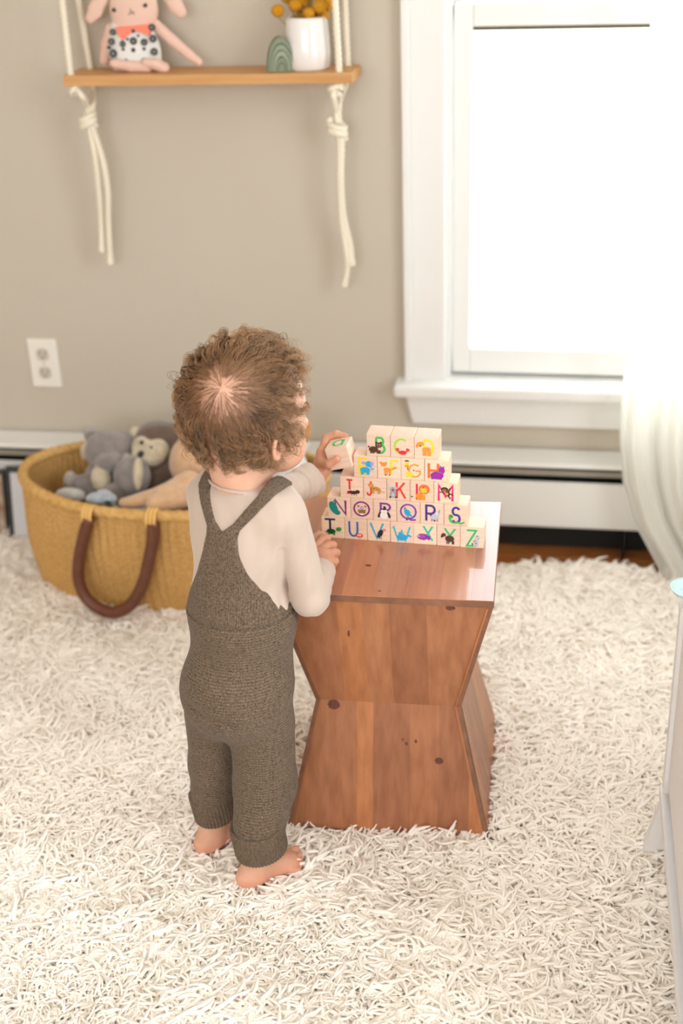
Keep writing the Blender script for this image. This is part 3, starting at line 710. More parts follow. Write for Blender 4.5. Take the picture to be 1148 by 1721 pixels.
rows = [('TUVWXYZ', 0.0), ('NOPQRS', .0108), ('IJKLM', .0317), ('EFGH', .054), ('BCD', .0745)]
names_row = ['bottom', 'second', 'third', 'fourth', 'top']
for r, (ls, st) in enumerate(rows):
    for i, ch in enumerate(ls):
        gap = .0003; a = st + (i + .5) * (BS + gap) + rng.uniform(-.0002, .0002)
        c = b0 + ux * a + uy * (BS / 2 + rng.uniform(-.0006, .0006))
        mx = Matrix.Translation((c[0], c[1], TH + (r + .5) * BS + .0001 * r)) @ Matrix.Rotation(BYAW + rng.normal(0, .006), 4, 'Z')
        (lt, an, lb) = SPEC[ch]
        t = block(ch, mx, 'wooden block printed with %s, %s row' % (lb, names_row[r]), 'alphabet blocks stacked in a pyramid')
        print_mesh('printed_letter', place_letter(ch, *lt), t)
        print_mesh('printed_animal', an, t, lift=.00042)

# ================================================================== THE CHILD
TB = tilt_basis(70)                                      # torso: rows forward, left, up
tf, tl, tu = TB
AX = np.array([-.424, 1.500, 0.])                        # torso axis on the floor
def T(f, l, z): return AX + tf * f + tl * l + np.array([-.008 + .022 * (z - .3) / .3, .010 * (z - .3) / .3, z])
HB = tilt_basis(50, 15, 0); hf_, hl_, hu_ = HB
HC = jp(418, 690, .03)
def Hd(f, l, u): return HC + hf_ * f + hl_ * l + hu_ * u
SHR, SHL = T(.002, -.070, .596), T(.010, .066, .598)
ELR = jp(522, 1003, -.015); WRR = on_z(542, 955, .455)
BLC = CO + ray(574, 762) * 1.965                         # centre of the block in the left hand
# block A: axes fitted to its three visible faces (right, down, away)
_A = np.array([[.92, .15, -.36], [.28, -.85, .44], [.25, .41, .87]])
_u, _s_, _v = np.linalg.svd(_A); _A = _u @ _v
b1, b2, b3 = [CR * a[0] + CU * a[1] + CF * a[2] for a in _A]
if np.dot(np.cross(b1, b2), b3) < 0: pass
hs = BS / 2
PALL = BLC - b1 * (hs + .014) + b2 * .006 + b3 * .002
WRL = PALL - b1 * .014 + b2 * .020 - b3 * .012
ELL = CO + ray(462, 836) * 1.885
ANR, ANL = np.array([-.411, 1.455, .042]), np.array([-.496, 1.521, .042])
KNR, KNL = np.array([-.405, 1.484, .155]), np.array([-.488, 1.524, .160])
HPR, HPL = T(.0, -.033, .265), T(-.002, .041, .262)
HS = 1.055
def Hs(f, l, u): return Hd(f * HS, l * HS, u * HS)
def torso(p, g=0.0):
    a = el(p, T(.0, 0, .552), (.058 + g, .072 + g, .082 + g), TB)
    b = el(p, T(.001, .0, .440), (.068 + g, .071 + g, .100 + g), TB)
    c = el(p, T(-.003, 0, .330), (.066 + g, .072 + g, .080 + g), TB)
    s = rc(p, SHR + tl * .012, SHL - tl * .012, .030 + g, .030 + g)
    t = rc(p, T(.002, -.040, .612), T(.002, .040, .612), .027 + g, .027 + g)
    return U(.03, a, b, c, s, t)
def leg(p, hp, kn, an, r, g=0.0):
    return sm(rc(p, hp, kn, r[0] + g, r[1] + g), rc(p, kn, an, r[1] + g, r[2] + g), .012)
def arm(p, sh, e, w, r, g=0.0):
    return sm(rc(p, sh, e, r[0] + g, r[1] + g), rc(p, e, w, r[1] + g, r[2] + g), .008)
RL, RA = (.042, .033, .020), (.024, .021, .0145)
def head(p):
    p = tuple(HC[i] + (p[i] - HC[i]) / HS for i in range(3))
    cr = el(p, Hd(-.006, 0, .006), (.079, .068, .071), HB)
    face = el(p, Hd(.030, 0, -.034), (.048, .050, .046), HB)
    d = sm(cr, face, .022)
    for s in (1, -1):
        d = sm(d, el(p, Hd(.044, s * .028, -.044), (.024, .024, .022), HB), .018)      # cheeks
    d = sm(d, el(p, Hd(.064, 0, -.070), (.014, .016, .012), HB), .014)                 # chin
    d = sm(d, rc(p, Hd(.070, 0, -.016), Hd(.082, 0, -.030), .006, .0075), .010)        # nose
    for s in (1, -1):
        d = sm(d, el(p, Hd(.0785, s * .0065, -.033), (.005, .005, .0042), HB), .004)
        d = smx(d, -el(p, Hd(.078, s * .024, -.010), (.012, .013, .008), HB), .008)    # eye sockets
        d = sm(d, el(p, Hd(.0655, s * .024, -.0095), (.0105, .0115, .0085), HB), .004)
    d = sm(d, el(p, Hd(.0765, 0, -.050), (.006, .014, .0036), HB), .004)               # upper lip
    d = sm(d, el(p, Hd(.0745, 0, -.0575), (.006, .011, .0036), HB), .004)              # lower lip
    for s in (1, -1):                                                                   # ears
        ec = Hd(-.004, s * .064, -.024)
        eb = np.array([hf_ * .85 + hl_ * s * -.35 + hu_ * .12, hu_, hl_ * s]); eb[0] /= np.linalg.norm(eb[0]); eb[2] = np.cross(eb[0], eb[1]); eb[2] /= np.linalg.norm(eb[2]); eb[1] = np.cross(eb[2], eb[0])
        q = loc(p, ec + hl_ * s * .006, eb)
        rim = np.sqrt((np.sqrt((q[0] / .62) ** 2 + q[1] ** 2) - .0150) ** 2 * .6 + q[2] ** 2) - .0029
        bowl = el(p, ec + hl_ * s * .002, (.0095, .0150, .0042), eb)
        lobe = el(p, ec + hl_ * s * .004 - hu_ * .0150 + hf_ * .0015, (.0055, .006, .0042), HB)
        tr = el(p, ec + hl_ * s * .004 + hf_ * .009 - hu_ * .004, (.004, .005, .005), HB)
        d = sm(d, U(.003, rim, bowl, lobe, tr), .005)
    return d * HS
def neck(p):
    d = rc(p, T(.004, 0, .615), Hd(-.016, 0, -.050), .038, .036)
    return sm(d, rc(p, T(.004, 0, .615), Hd(-.022, 0, -.030), .034, .040), .01)
def chain(p, pts, rad, k=.0022):
    d = None
    for i in range(len(pts) - 1):
        c = rc(p, pts[i], pts[i + 1], rad[i], rad[i + 1]); d = c if d is None else sm(d, c, k)
    return d
# ---- left hand, closed round the block
def fing(z):                                             # finger at height z*b2 along the block's far face
    return [BLC - b1 * (hs + .012) + b3 * .010 + b2 * (z * .9 + .004), BLC - b1 * (hs + .002) + b3 * (hs + .0075) + b2 * z,
            BLC - b1 * .004 + b3 * (hs + .0080) + b2 * (z * 1.0), BLC + b1 * .006 + b3 * (hs + .0062) + b2 * (z + .001)]
FIL = [[BLC - b1 * (hs + .012) + b3 * .008 - b2 * .008, BLC - b1 * (hs + .006) + b3 * (hs + .002) - b2 * .0215,
        BLC - b1 * .008 + b3 * (hs + .0050) - b2 * .0235, BLC + b1 * .006 + b3 * (hs + .0040) - b2 * .0175], fing(-.0085), fing(.002), fing(.012)]
THL = [PALL + b2 * .010 - b3 * .010, BLC - b1 * (hs + .010) + b2 * .008 - b3 * (hs * .55), BLC - b1 * (hs - .003) + b2 * .004 - b3 * (hs + .0058), BLC - b1 * .001 - b2 * .0015 - b3 * (hs + .0048)]
def hand_l(p):
    pm = sm(el(p, PALL + b3 * .003, (.011, .021, .017), np.array([b1, b2, b3])), rc(p, PALL + b2 * .008 - b1 * .002, WRL, .0155, .0140), .008)
    pm = sm(pm, chain(p, THL, (.0105, .0085, .0066, .0056)), .005)
    d = pm
    for k_, f in enumerate(FIL): d = smx_fing(d, chain(p, f, (.0072, .0064, .0058, .0049)), k_)
    return sm(d, rc(p, WRL, WRL + (ELL - WRL) * .45, .0140, .0165), .006)
def smx_fing(d, f, k_): return sm(d, f, .0028)
# ---- right hand, lying half closed on the table top
HT = TH + .0004
def tp(x, y, z): return on_z(x, y, HT + z)
def fr(mx, my, kx, ky, tx, ty, zk=.017):
    a = tp(mx, my, .019); b = tp(kx, ky, zk); t = tp(tx, ty, .0062); m_ = (b * .35 + t * .65) + np.array([.003, .003, .0035])
    return [a, b, m_, t]
FIR = [fr(534, 918, 543, 905, 548, 911), fr(540, 925, 553, 916, 558, 923), fr(544, 935, 560, 929, 563, 936), fr(545, 946, 557, 944, 560, 950, .014)]
THR = [tp(532, 938, .016), tp(526, 918, .014), tp(530, 903, .010), tp(537, 897, .0068)]
def hand_r(p):
    pc_ = tp(539, 936, .0165); w = WRR
    ax = (tp(553, 925, .0165) - tp(533, 945, .0165)); ax /= np.linalg.norm(ax); ay = np.cross([0, 0, 1], ax); B = np.array([ax, ay, [0, 0, 1]])
    d = el(p, pc_, (.020, .020, .0125), B)
    d = sm(d, rc(p, pc_ - np.array([0, .006, 0]), w, .0135, .0138), .008)
    d = sm(d, chain(p, THR, (.0095, .0075, .0062, .0052)), .004)
    for f in FIR: d = sm(d, chain(p, f, (.0072, .0066, .0058, .0052)), .0026)
    return sm(d, rc(p, w, w + (ELR - w) * .4, .0138, .0165), .006)
def foot(p, an, az, s):
    """s=+1: left foot (big toe to the child's right), -1: right foot"""
    B = tilt_basis(az); f, l, u = B; c = np.array([an[0], an[1], 0.])
    def q(a, b, z): return c + f * a + l * b + u * z
    d = U(.012, el(p, q(-.020, 0, .017), (.020, .0175, .0175), B), rc(p, q(-.006, 0, .018), q(.046, 0, .012), .017, .0125),
          rc(p, q(-.002, 0, .030), q(.036, 0, .015), .017, .011))
    d = U(.010, d, el(p, q(.044, -s * .003, .0115), (.022, .0225, .0115), B))
    d = sm(d, rc(p, an + u * .03, q(-.008, 0, .022), .0205, .0185), .012)
    for i, (b, a, r, ln) in enumerate(((-.0155, .064, .0078, .012), (-.005, .066, .0056, .010), (.0035, .063, .0053, .009), (.0115, .059, .005, .008), (.0185, .053, .0047, .007))):
        d = sm(d, rc(p, q(a - .010, s * b, .010), q(a + ln - .006, s * b * 1.06, r + .0012), r * .95, r), .0028)
    d = smx(d, -(p[2] + .0005) + 0 * d, .004)
    return d
def body_coarse(p):
    d = sm(torso(p), leg(p, HPR, KNR, ANR, RL), .02); d = sm(d, leg(p, HPL, KNL, ANL, RL), .02)
    d = sm(d, arm(p, SHR, ELR, WRR, RA), .012); d = sm(d, arm(p, SHL, ELL, WRL, RA), .012)
    return sm(d, neck(p), .015)

child = thing('person', 'curly-haired toddler in brown knit overalls and cream shirt reaching out to stack a block', 'person', tuple(AX))
M_skin = mat('skin', (218, 172, 146), .5, sss=.12, spec=.4, attr='tint', var=.03, vscale=90, bump=.12, bscale=500, bdist=.0004)
# MATERIAL tint multiplies the base colour: cheeks, heels, toes and fingertips are redder
def near(V, pts, r):
    d = np.min([np.linalg.norm(V - np.asarray(q), axis=1) for q in pts], axis=0); return np.exp(-(d / r) ** 2)[:, None]
SV, SF = [], []
def patch(fn, lo, hi, res):
    v, f = nets(fn, lo, hi, res); n = sum(len(a) for a in SV); SV.append(v); SF.append(f + n)
def bb(pts, m): P = np.array(pts); return P.min(0) - m, P.max(0) + m
patch(lambda p: sm(head(p), neck(p), .012), HC - np.array([.1, .1, .128]), HC + np.array([.1, .1, .09]), .0017)
l_, h_ = bb([PALL, WRL, BLC, *FIL[0], *FIL[3], *THL, WRL + (ELL - WRL) * .35], .018); patch(hand_l, l_, h_, .00095)
l_, h_ = bb([WRR, *FIR[0], *FIR[3], *THR, WRR + (ELR - WRR) * .35], .018); l_[2] = TH - .0004; patch(hand_r, l_, h_, .00095)
for an, az, s in ((ANR, 42, -1), (ANL, 52, 1)):
    patch(lambda p: foot(p, an, az, s), np.array([an[0] - .05, an[1] - .05, -.004]), np.array([an[0] + .1, an[1] + .1, .085]), .0012)
patch(lambda p: body_coarse(p) + .006, np.array([-.58, 1.36, .05]), np.array([-.22, 1.82, .66]), .0045)
SV = np.vstack(SV); SF = np.vstack(SF)
me = mesh_of('body', SV, SF, M_skin, smooth=True)
C = np.ones((len(SV), 3))
def blend(C, w, c): return C * (1 - w) + np.array(c) * w
C = blend(C, near(SV, [Hs(.05, s * .032, -.045) for s in (1, -1)], .026) * .55, (1.0, .80, .78))
C = blend(C, near(SV, [Hs(.078, 0, -.053)], .011) * .7, (.95, .62, .6))
C = blend(C, near(SV, [Hs(-.004, s * .07, -.020) for s in (1, -1)], .022) * .6, (1.0, .76, .70))
tips = [f[-1] for f in FIL + FIR] + [f[1] for f in FIL + FIR] + [THL[-1], THR[-1]]
C = blend(C, near(SV, tips, .010) * .6, (.98, .74, .68))
hand_shade = ((SV[:, 2] < .66) & (SV[:, 1] > 1.58)).astype(float)[:, None]; C = blend(C, hand_shade * .7, (.90, .74, .66))  # hands tinted darker: the shade they are in is put into the colour
fm = np.clip((.05 - SV[:, 2]) / .05, 0, 1)[:, None]; C = blend(C, fm * .8, (1.0, .72, .66))
# scalp: skin seen through fine hair, browner away from the crown
q = (SV - HC) @ HB.T; CRN = np.array([-.80, -.42, .42]); CRN /= np.linalg.norm(CRN)
qn = q / (np.linalg.norm(q, axis=1)[:, None] + 1e-9); ang = np.arccos(np.clip(qn @ CRN, -1, 1))
def scalp_mask(qn):                                      # 1 where hair grows
    f, l, u = qn[..., 0], qn[..., 1], qn[..., 2]
    side = np.clip((-.06 - f + .12 * np.clip(u, 0, 1) + .30 * np.clip(l, 0, 1)) / .12, 0, 1); top_ = np.clip((u - .62) / .1, 0, 1) * np.clip((.26 - f) / .08, 0, 1)
    low = np.clip((u + .52 + .1 * np.clip(-f, 0, 1)) / .1, 0, 1)
    ear = np.sqrt((f - .05) ** 2 + (u + .33) ** 2); clear = np.where(np.abs(l) > .5, np.clip((ear - .26) / .08, 0, 1), 1)
    temple = np.where((f > -.22) & (u < .06) & (np.abs(l) > .3), 0.0, 1.0)
    return np.clip(np.maximum(side, top_) * low * clear * temple, 0, 1)
sc_ = (scalp_mask(qn) * (np.linalg.norm(q, axis=1) < .1) * np.clip((ang - .02) / .6, 0, 1))[:, None]
C = blend(C, sc_ * .75, (.50, .40, .33))
vcol(me, C); put('body', me, child)
# eyes, brows
M_eye = mat('eye_white', (240, 238, 235), .15); M_iris = mat('iris', (70, 90, 110), .1); M_pup = mat('pupil', (12, 10, 10), .1)
for s in (1, -1):
    c = Hs(.0655, s * .024, -.0135); m = MB(); V = []; F = []; K = 14
    prof = [(math.sin(PI * i / K) * .0098, math.cos(PI * i / K) * .0098) for i in range(K + 1)]; prof[0] = (.0001, .0098); prof[-1] = (.0001, -.0098)
    v, f = lathe(prof, (0, 0, 0), 20); v = np.array(v); g = (hf_ * .96 + hu_ * -.25); g /= np.linalg.norm(g); a_ = np.cross(g, hl_); a_ /= np.linalg.norm(a_); b_ = np.cross(g, a_)
    Vw = c + v[:, :1] * a_ + v[:, 1:2] * b_ + v[:, 2:3] * g
    mi = [2 if i < 2 * 20 else (1 if i < 4 * 20 else 0) for i in range(len(f))]
    obj('eye', Vw, f, [M_eye, M_iris, M_pup], child, True, mi)
    v, f = tube(spline([Hs(.073, s * .010, .010), Hs(.0745, s * .022, .015), Hs(.067, s * .036, .011)], 5), [.0008] + [.0014] * 8 + [.0006], 6)
    obj('eyebrow', v, f, mat('brow_hair', (150, 112, 80), .7), child, True)

# ---- shirt
M_shirt = mat('cream_jersey', (196, 179, 165), .85, sheen=.3, var=.02, vscale=25, bump=.35, bscale=900, bdist=.0005)
COLN = np.array([.10, .06, 1.0]); COLN /= np.linalg.norm(COLN)
def wr(p, s, seed): return wob(p, s, seed)
def march(fn, x, y, t=1.3):
    d = ray(x, y)
    for i in range(90):
        P = CO + d * t; v = float(fn(tuple(np.array([c]) for c in P))[0]); t += v * .8
        if v < 1e-4: break
    return CO + d * t
def shirt(p):
    d = smx(torso(p, .0032), .449 - p[2], .004)
    fw = rc(p, SHR + np.array([0, 0, -.002]), ELR, .0265, .0262)
    fo = rc(p, ELR, WRR + (ELR - WRR) * .12, .0262, .0205)
    a = sm(fw, fo, .010) + .0016 * wr(p, 70, 21) * np.exp(-((p[0] - ELR[0]) ** 2 + (p[1] - ELR[1]) ** 2 + (p[2] - ELR[2]) ** 2) / .05 ** 2)
    a = a + .0013 * np.sin(150 * (p[2] - ELR[2]) + 60 * (p[0] - ELR[0]) + 2 * wr(p, 40, 22)) * np.exp(-((p[1] - ELR[1] - .02) ** 2 + (p[2] - ELR[2] - .01) ** 2) / .03 ** 2)
    nW = (WRR - ELR) / np.linalg.norm(WRR - ELR)
    cut = (p[0] - WRR[0]) * nW[0] + (p[1] - WRR[1]) * nW[1] + (p[2] - WRR[2]) * nW[2] + .004
    a = smx(a, cut, .002)
    bq = sm(rc(p, SHL, ELL, .0275, .0245), rc(p, ELL, WRL, .0235, .0225), .01) + .0012 * wr(p, 90, 23)
    nL = (WRL - ELL) / np.linalg.norm(WRL - ELL)
    cutL = (p[0] - WRL[0]) * nL[0] + (p[1] - WRL[1]) * nL[1] + (p[2] - WRL[2]) * nL[2]
    cuff = smx(rc(p, WRL - nL * .058, WRL + nL * .005, .0250, .0285), -(cutL + .056), .0012)
    bq = np.minimum(bq, cuff); nC = CR * .81 + CU * .59 + CF * .35; nC = nC / np.linalg.norm(nC); qC = CO + ray(536, 791) * 1.955
    bq = smx(bq, (p[0] - qC[0]) * nC[0] + (p[1] - qC[1]) * nC[1] + (p[2] - qC[2]) * nC[2], .0015)
    bore = rc(p, WRL - nL * .024, WRL + nL * .03, .0180, .0222); bq = smx(bq, -bore, .001)
    d = sm(d, a, .0035); d = sm(d, bq, .008)
    cr_ = rc(p, CRA, CRB, .0, .0); d = d + .0095 * np.exp(-(cr_ / .0040) ** 2)
    d = d + .0009 * (1 + np.sin(260 * (cr_ - .01))) * np.exp(-(cr_ / .02) ** 2) * np.clip(wr(p, 80, 41), 0, 1)
    d = d + .0007 * (1.2 + np.sin(14 * wr(p, 9, 51) + 160 * (p[2] - .5) - 110 * p[0])) * np.exp(-(np.abs(cr_ - .022) / .018) ** 2)
    d = d + .0009 + .0009 * wr(p, 45, 24) + .0011 * wr((p[0] * 1.6, p[1] * 1.6, p[2] * .5), 70, 25)
    cN = (p[0] - COL0[0]) * COLN[0] + (p[1] - COL0[1]) * COLN[1] + (p[2] - COL0[2]) * COLN[2]
    ring = np.sqrt((neck(p) - .0022) ** 2 + (cN + .003) ** 2) - .0024
    d = smx(d, cN, .003); d = sm(d, ring, .0015)
    return np.maximum(d, .40 - p[2])
COL0 = T(-.03, 0, .641)
_ta = lambda p: sm(torso(p, .0032), rc(p, SHR, ELR, .0265, .0262), .0035)
CRA, CRB = march(_ta, 473, 928), march(_ta, 478, 1032)
v, f = nets(shirt, np.array([-.56, 1.40, .39]), np.array([-.24, 1.84, .67]), .0021)
put('shirt', mesh_of('shirt', v, f, M_shirt, smooth=True), child)

# ---- knitted overalls
def knit_mat(name, zsplit):
    m = mat(name, (122, 104, 82), .95, sheen=.12, spec=.1); N = m.node_tree.nodes; L = m.node_tree.links; b = N['Principled BSDF']
    tc = N.new('ShaderNodeTexCoord'); sx = N.new('ShaderNodeSeparateXYZ'); L.new(tc.outputs['Object'], sx.inputs[0])
    def M(op, a, b_=None, c=None):
        n = N.new('ShaderNodeMath'); n.operation = op
        for i, v in enumerate((a, b_, c)):
            if v is None: continue
            if isinstance(v, (int, float)): n.inputs[i].default_value = v
            else: L.new(v, n.inputs[i])
        return n.outputs[0]
    nz = N.new('ShaderNodeTexNoise'); nz.inputs['Scale'].default_value = 60; L.new(tc.outputs['Object'], nz.inputs['Vector'])
    x, y, z = sx.outputs; wv = M('MULTIPLY', M('SUBTRACT', nz.outputs['Fac'], .5), 2.2)
    h = M('ADD', M('MULTIPLY', x, .90), M('MULTIPLY', y, -.43))               # across the back
    rows_ = M('SINE', M('ADD', M('MULTIPLY', z, 2 * PI / .0043), wv))
    loops = M('SINE', M('ADD', M('MULTIPLY', h, 2 * PI / .0034), M('MULTIPLY', rows_, 1.2)))
    gar = M('ADD', M('MULTIPLY', rows_, .75), M('MULTIPLY', loops, .35))
    ribs = M('SINE', M('ADD', M('MULTIPLY', h, 2 * PI / .0027), M('MULTIPLY', wv, .6)))
    fine = M('SINE', M('ADD', M('MULTIPLY', z, 2 * PI / .0022), M('MULTIPLY', ribs, 1.4)))
    sto = M('ADD', M('MULTIPLY', ribs, .5), M('MULTIPLY', fine, .45))
    up = M('GREATER_THAN', z, zsplit); pat = M('ADD', M('MULTIPLY', up, sto), M('MULTIPLY', M('SUBTRACT', 1, up), gar))
    n2 = N.new('ShaderNodeTexNoise'); n2.inputs['Scale'].default_value = 420; n2.inputs['Detail'].default_value = 3; L.new(tc.outputs['Object'], n2.inputs['Vector'])
    fac = M('ADD', M('MULTIPLY', pat, .12), M('ADD', M('MULTIPLY', n2.outputs['Fac'], 1.5), -.25))
    r = N.new('ShaderNodeValToRGB'); r.color_ramp.elements[0].position = .15; r.color_ramp.elements[1].position = .9
    r.color_ramp.elements[0].color = (*lin((70, 58, 47)), 1); r.color_ramp.elements[1].color = (*lin((138, 120, 101)), 1)
    L.new(fac, r.inputs[0]); L.new(r.outputs[0], b.inputs['Base Color'])
    bp = N.new('ShaderNodeBump'); bp.inputs['Strength'].default_value = .55; bp.inputs['Distance'].default_value = .0009
    L.new(pat, bp.inputs['Height']); L.new(bp.outputs[0], b.inputs['Normal'])
    return m
M_knit = knit_mat('brown_knit', .452)
ZW = [.425, .436, .446, .462, .488, .519, .558, .582, .592, .612, .634, .66]; WO = [.20, .084, .075, .0655, .0565, .0415, .0275, .0225, .024, .040, .056, .060]
ZI = [.585, .588, .600, .612, .635, .66]; WI = [-.02, .000, .014, .022, .037, .041]
def overalls0(p):
    z = p[2]; lx = (p[0] - (AX[0] - .008 + .022 * (z - .3) / .3)) * tl[0] + (p[1] - (AX[1] + .010 * (z - .3) / .3)) * tl[1] + .004
    al = np.abs(lx); wo = np.interp(z, ZW, WO).astype(f32); wi = np.interp(z, ZI, WI).astype(f32)
    reg = np.maximum((al - wo) * .85, np.where(z > .57, (wi - al) * .75, -1.0))
    tt = torso(p, .0068)
    bum = el(p, T(-.024, .003, .312), (.055, .071, .064), TB)
    t = sm(tt, bum, .03)
    t = smx(t, reg, .0022)
    seam = .0034 * np.exp(-((z - .452) / .0018) ** 2) - .0012 * np.exp(-((z - .447) / .003) ** 2)
    t = t + seam
    L1 = sm(rc(p, HPR + tf * .004 - tl * .002, KNR + tf * .007, .0475, .0460), rc(p, KNR + tf * .007, ANR + np.array([.001, .002, .045]), .0460, .0385), .014)
    L2 = sm(rc(p, HPL + tl * .004, KNL, .043, .0365), rc(p, KNL, ANL + np.array([0, 0, .045]), .0365, .0335), .014)
    sp_ = (p[0] - GS[0]) * GN[0] + (p[1] - GS[1]) * GN[1] + (p[2] - GS[2]) * GN[2]
    lg = sm(L1, L2, .004); lg = smx(lg, .088 - z, .004)
    d = sm(t, lg, .017)
    fold = np.exp(-(((z - .262) / .03) ** 2)) * np.exp(-((lx / .04) ** 2))
    d = d + .0028 * np.sin(110 * (z - .245) - 40 * np.abs(lx)) * fold + .0010 * wob(p, 26, 31) * (z < .44)
    d = d + .0011 * np.sin(170 * z + 5 * wob(p, 14, 33)) * np.exp(-((z - .125) / .04) ** 2) * (.5 + .5 * wob(p, 10, 35))
    d = d + .0022 * np.exp(-(sp_ / .0014) ** 2) * (lx < -.015) * (z < .45)
    return d
def overalls(p):
    d = overalls0(p)
    for a, b, dep, w in FOLDS:
        d = d + dep * np.exp(-(rc(p, a, b, 0, 0) / w) ** 2)
    return d
G1, G2 = march(lambda p: torso(p, .008), 469, 1060), jp(453, 1370, -.06)
GS = G1; GN = np.cross(G2 - G1, -tl); GN = GN / np.linalg.norm(GN)
_m = lambda x, y: march(overalls0, x, y)
FOLDS = [(_m(384, 1222), _m(362, 1213), .0065, .0050), (_m(384, 1222), _m(322, 1190), .0030, .0042), (_m(388, 1224), _m(428, 1192), .0032, .0045), (_m(390, 1240), _m(404, 1290), .0028, .0040),
         (_m(398, 1215), _m(412, 1210), -.0035, .0060), (_m(372, 1222), _m(380, 1236), -.0040, .0055), (_m(470, 1320), _m(492, 1345), .0030, .0035), (_m(400, 1380), _m(440, 1372), .0016, .0035), (_m(330, 1318), _m(380, 1322), .0014, .0035)]
v, f = nets(overalls, np.array([-.60, 1.36, .05]), np.array([-.29, 1.68, .67]), .0021)
ov = put('knit_overalls', mesh_of('knit_overalls', v, f, M_knit, smooth=True), child); PINV[ov.name] = Matrix.Identity(4)
M_rib = mat('brown_knit_rib', (124, 107, 89), .95, rgb2=(90, 76, 62), vscale=300, sheen=.12, spec=.1, bump=.5, bscale=1200, bdist=.0006)
def cuff(c0, c1, r0, r1, nr=46):
    prof = [(-.004, .004), (-.0015, .0004), (.0008, 0), (.0016, .15), (.0022, .5), (.0018, .85), (.0008, .985), (-.001, 1.0), (-.004, .97), (-.0055, .9)]
    n = nr * 6; V = []; F = []
    ax = c1 - c0; u, w = frame_of(ax)
    prof = [(o, min(max(t, 0), 1)) for o, t in prof]; mprof = []
    for i in range(len(prof) - 1):
        for k in range(3): mprof.append(tuple(np.array(prof[i]) + (np.array(prof[i + 1]) - prof[i]) * k / 3))
    mprof.append(prof[-1])
    for o, t in mprof:
        for j in range(n):
            a = 2 * PI * j / n; rr = r0 + (r1 - r0) * t + o + .00085 * math.cos(nr * a) * (1 if o > 0 else .3) + .0008 * math.sin(2 * a + 4 * t)
            V.append(c0 + ax * t + (u * math.cos(a) + w * math.sin(a)) * rr)
    m_ = len(mprof)
    F = [(i * n + j, i * n + (j + 1) % n, (i + 1) * n + (j + 1) % n, (i + 1) * n + j) for i in range(m_ - 1) for j in range(n)]
    o = obj('ribbed_cuff', V, F, M_rib, ov, True); o.matrix_parent_inverse = Matrix.Identity(4); return o
cuff(ANR + np.array([.004, .003, .014]), ANR + np.array([-.001, .001, .062]), .0375, .0388)
cuff(ANL + np.array([.004, .003, .018]), ANL + np.array([-.001, 0, .063]), .0325, .0340, 40)

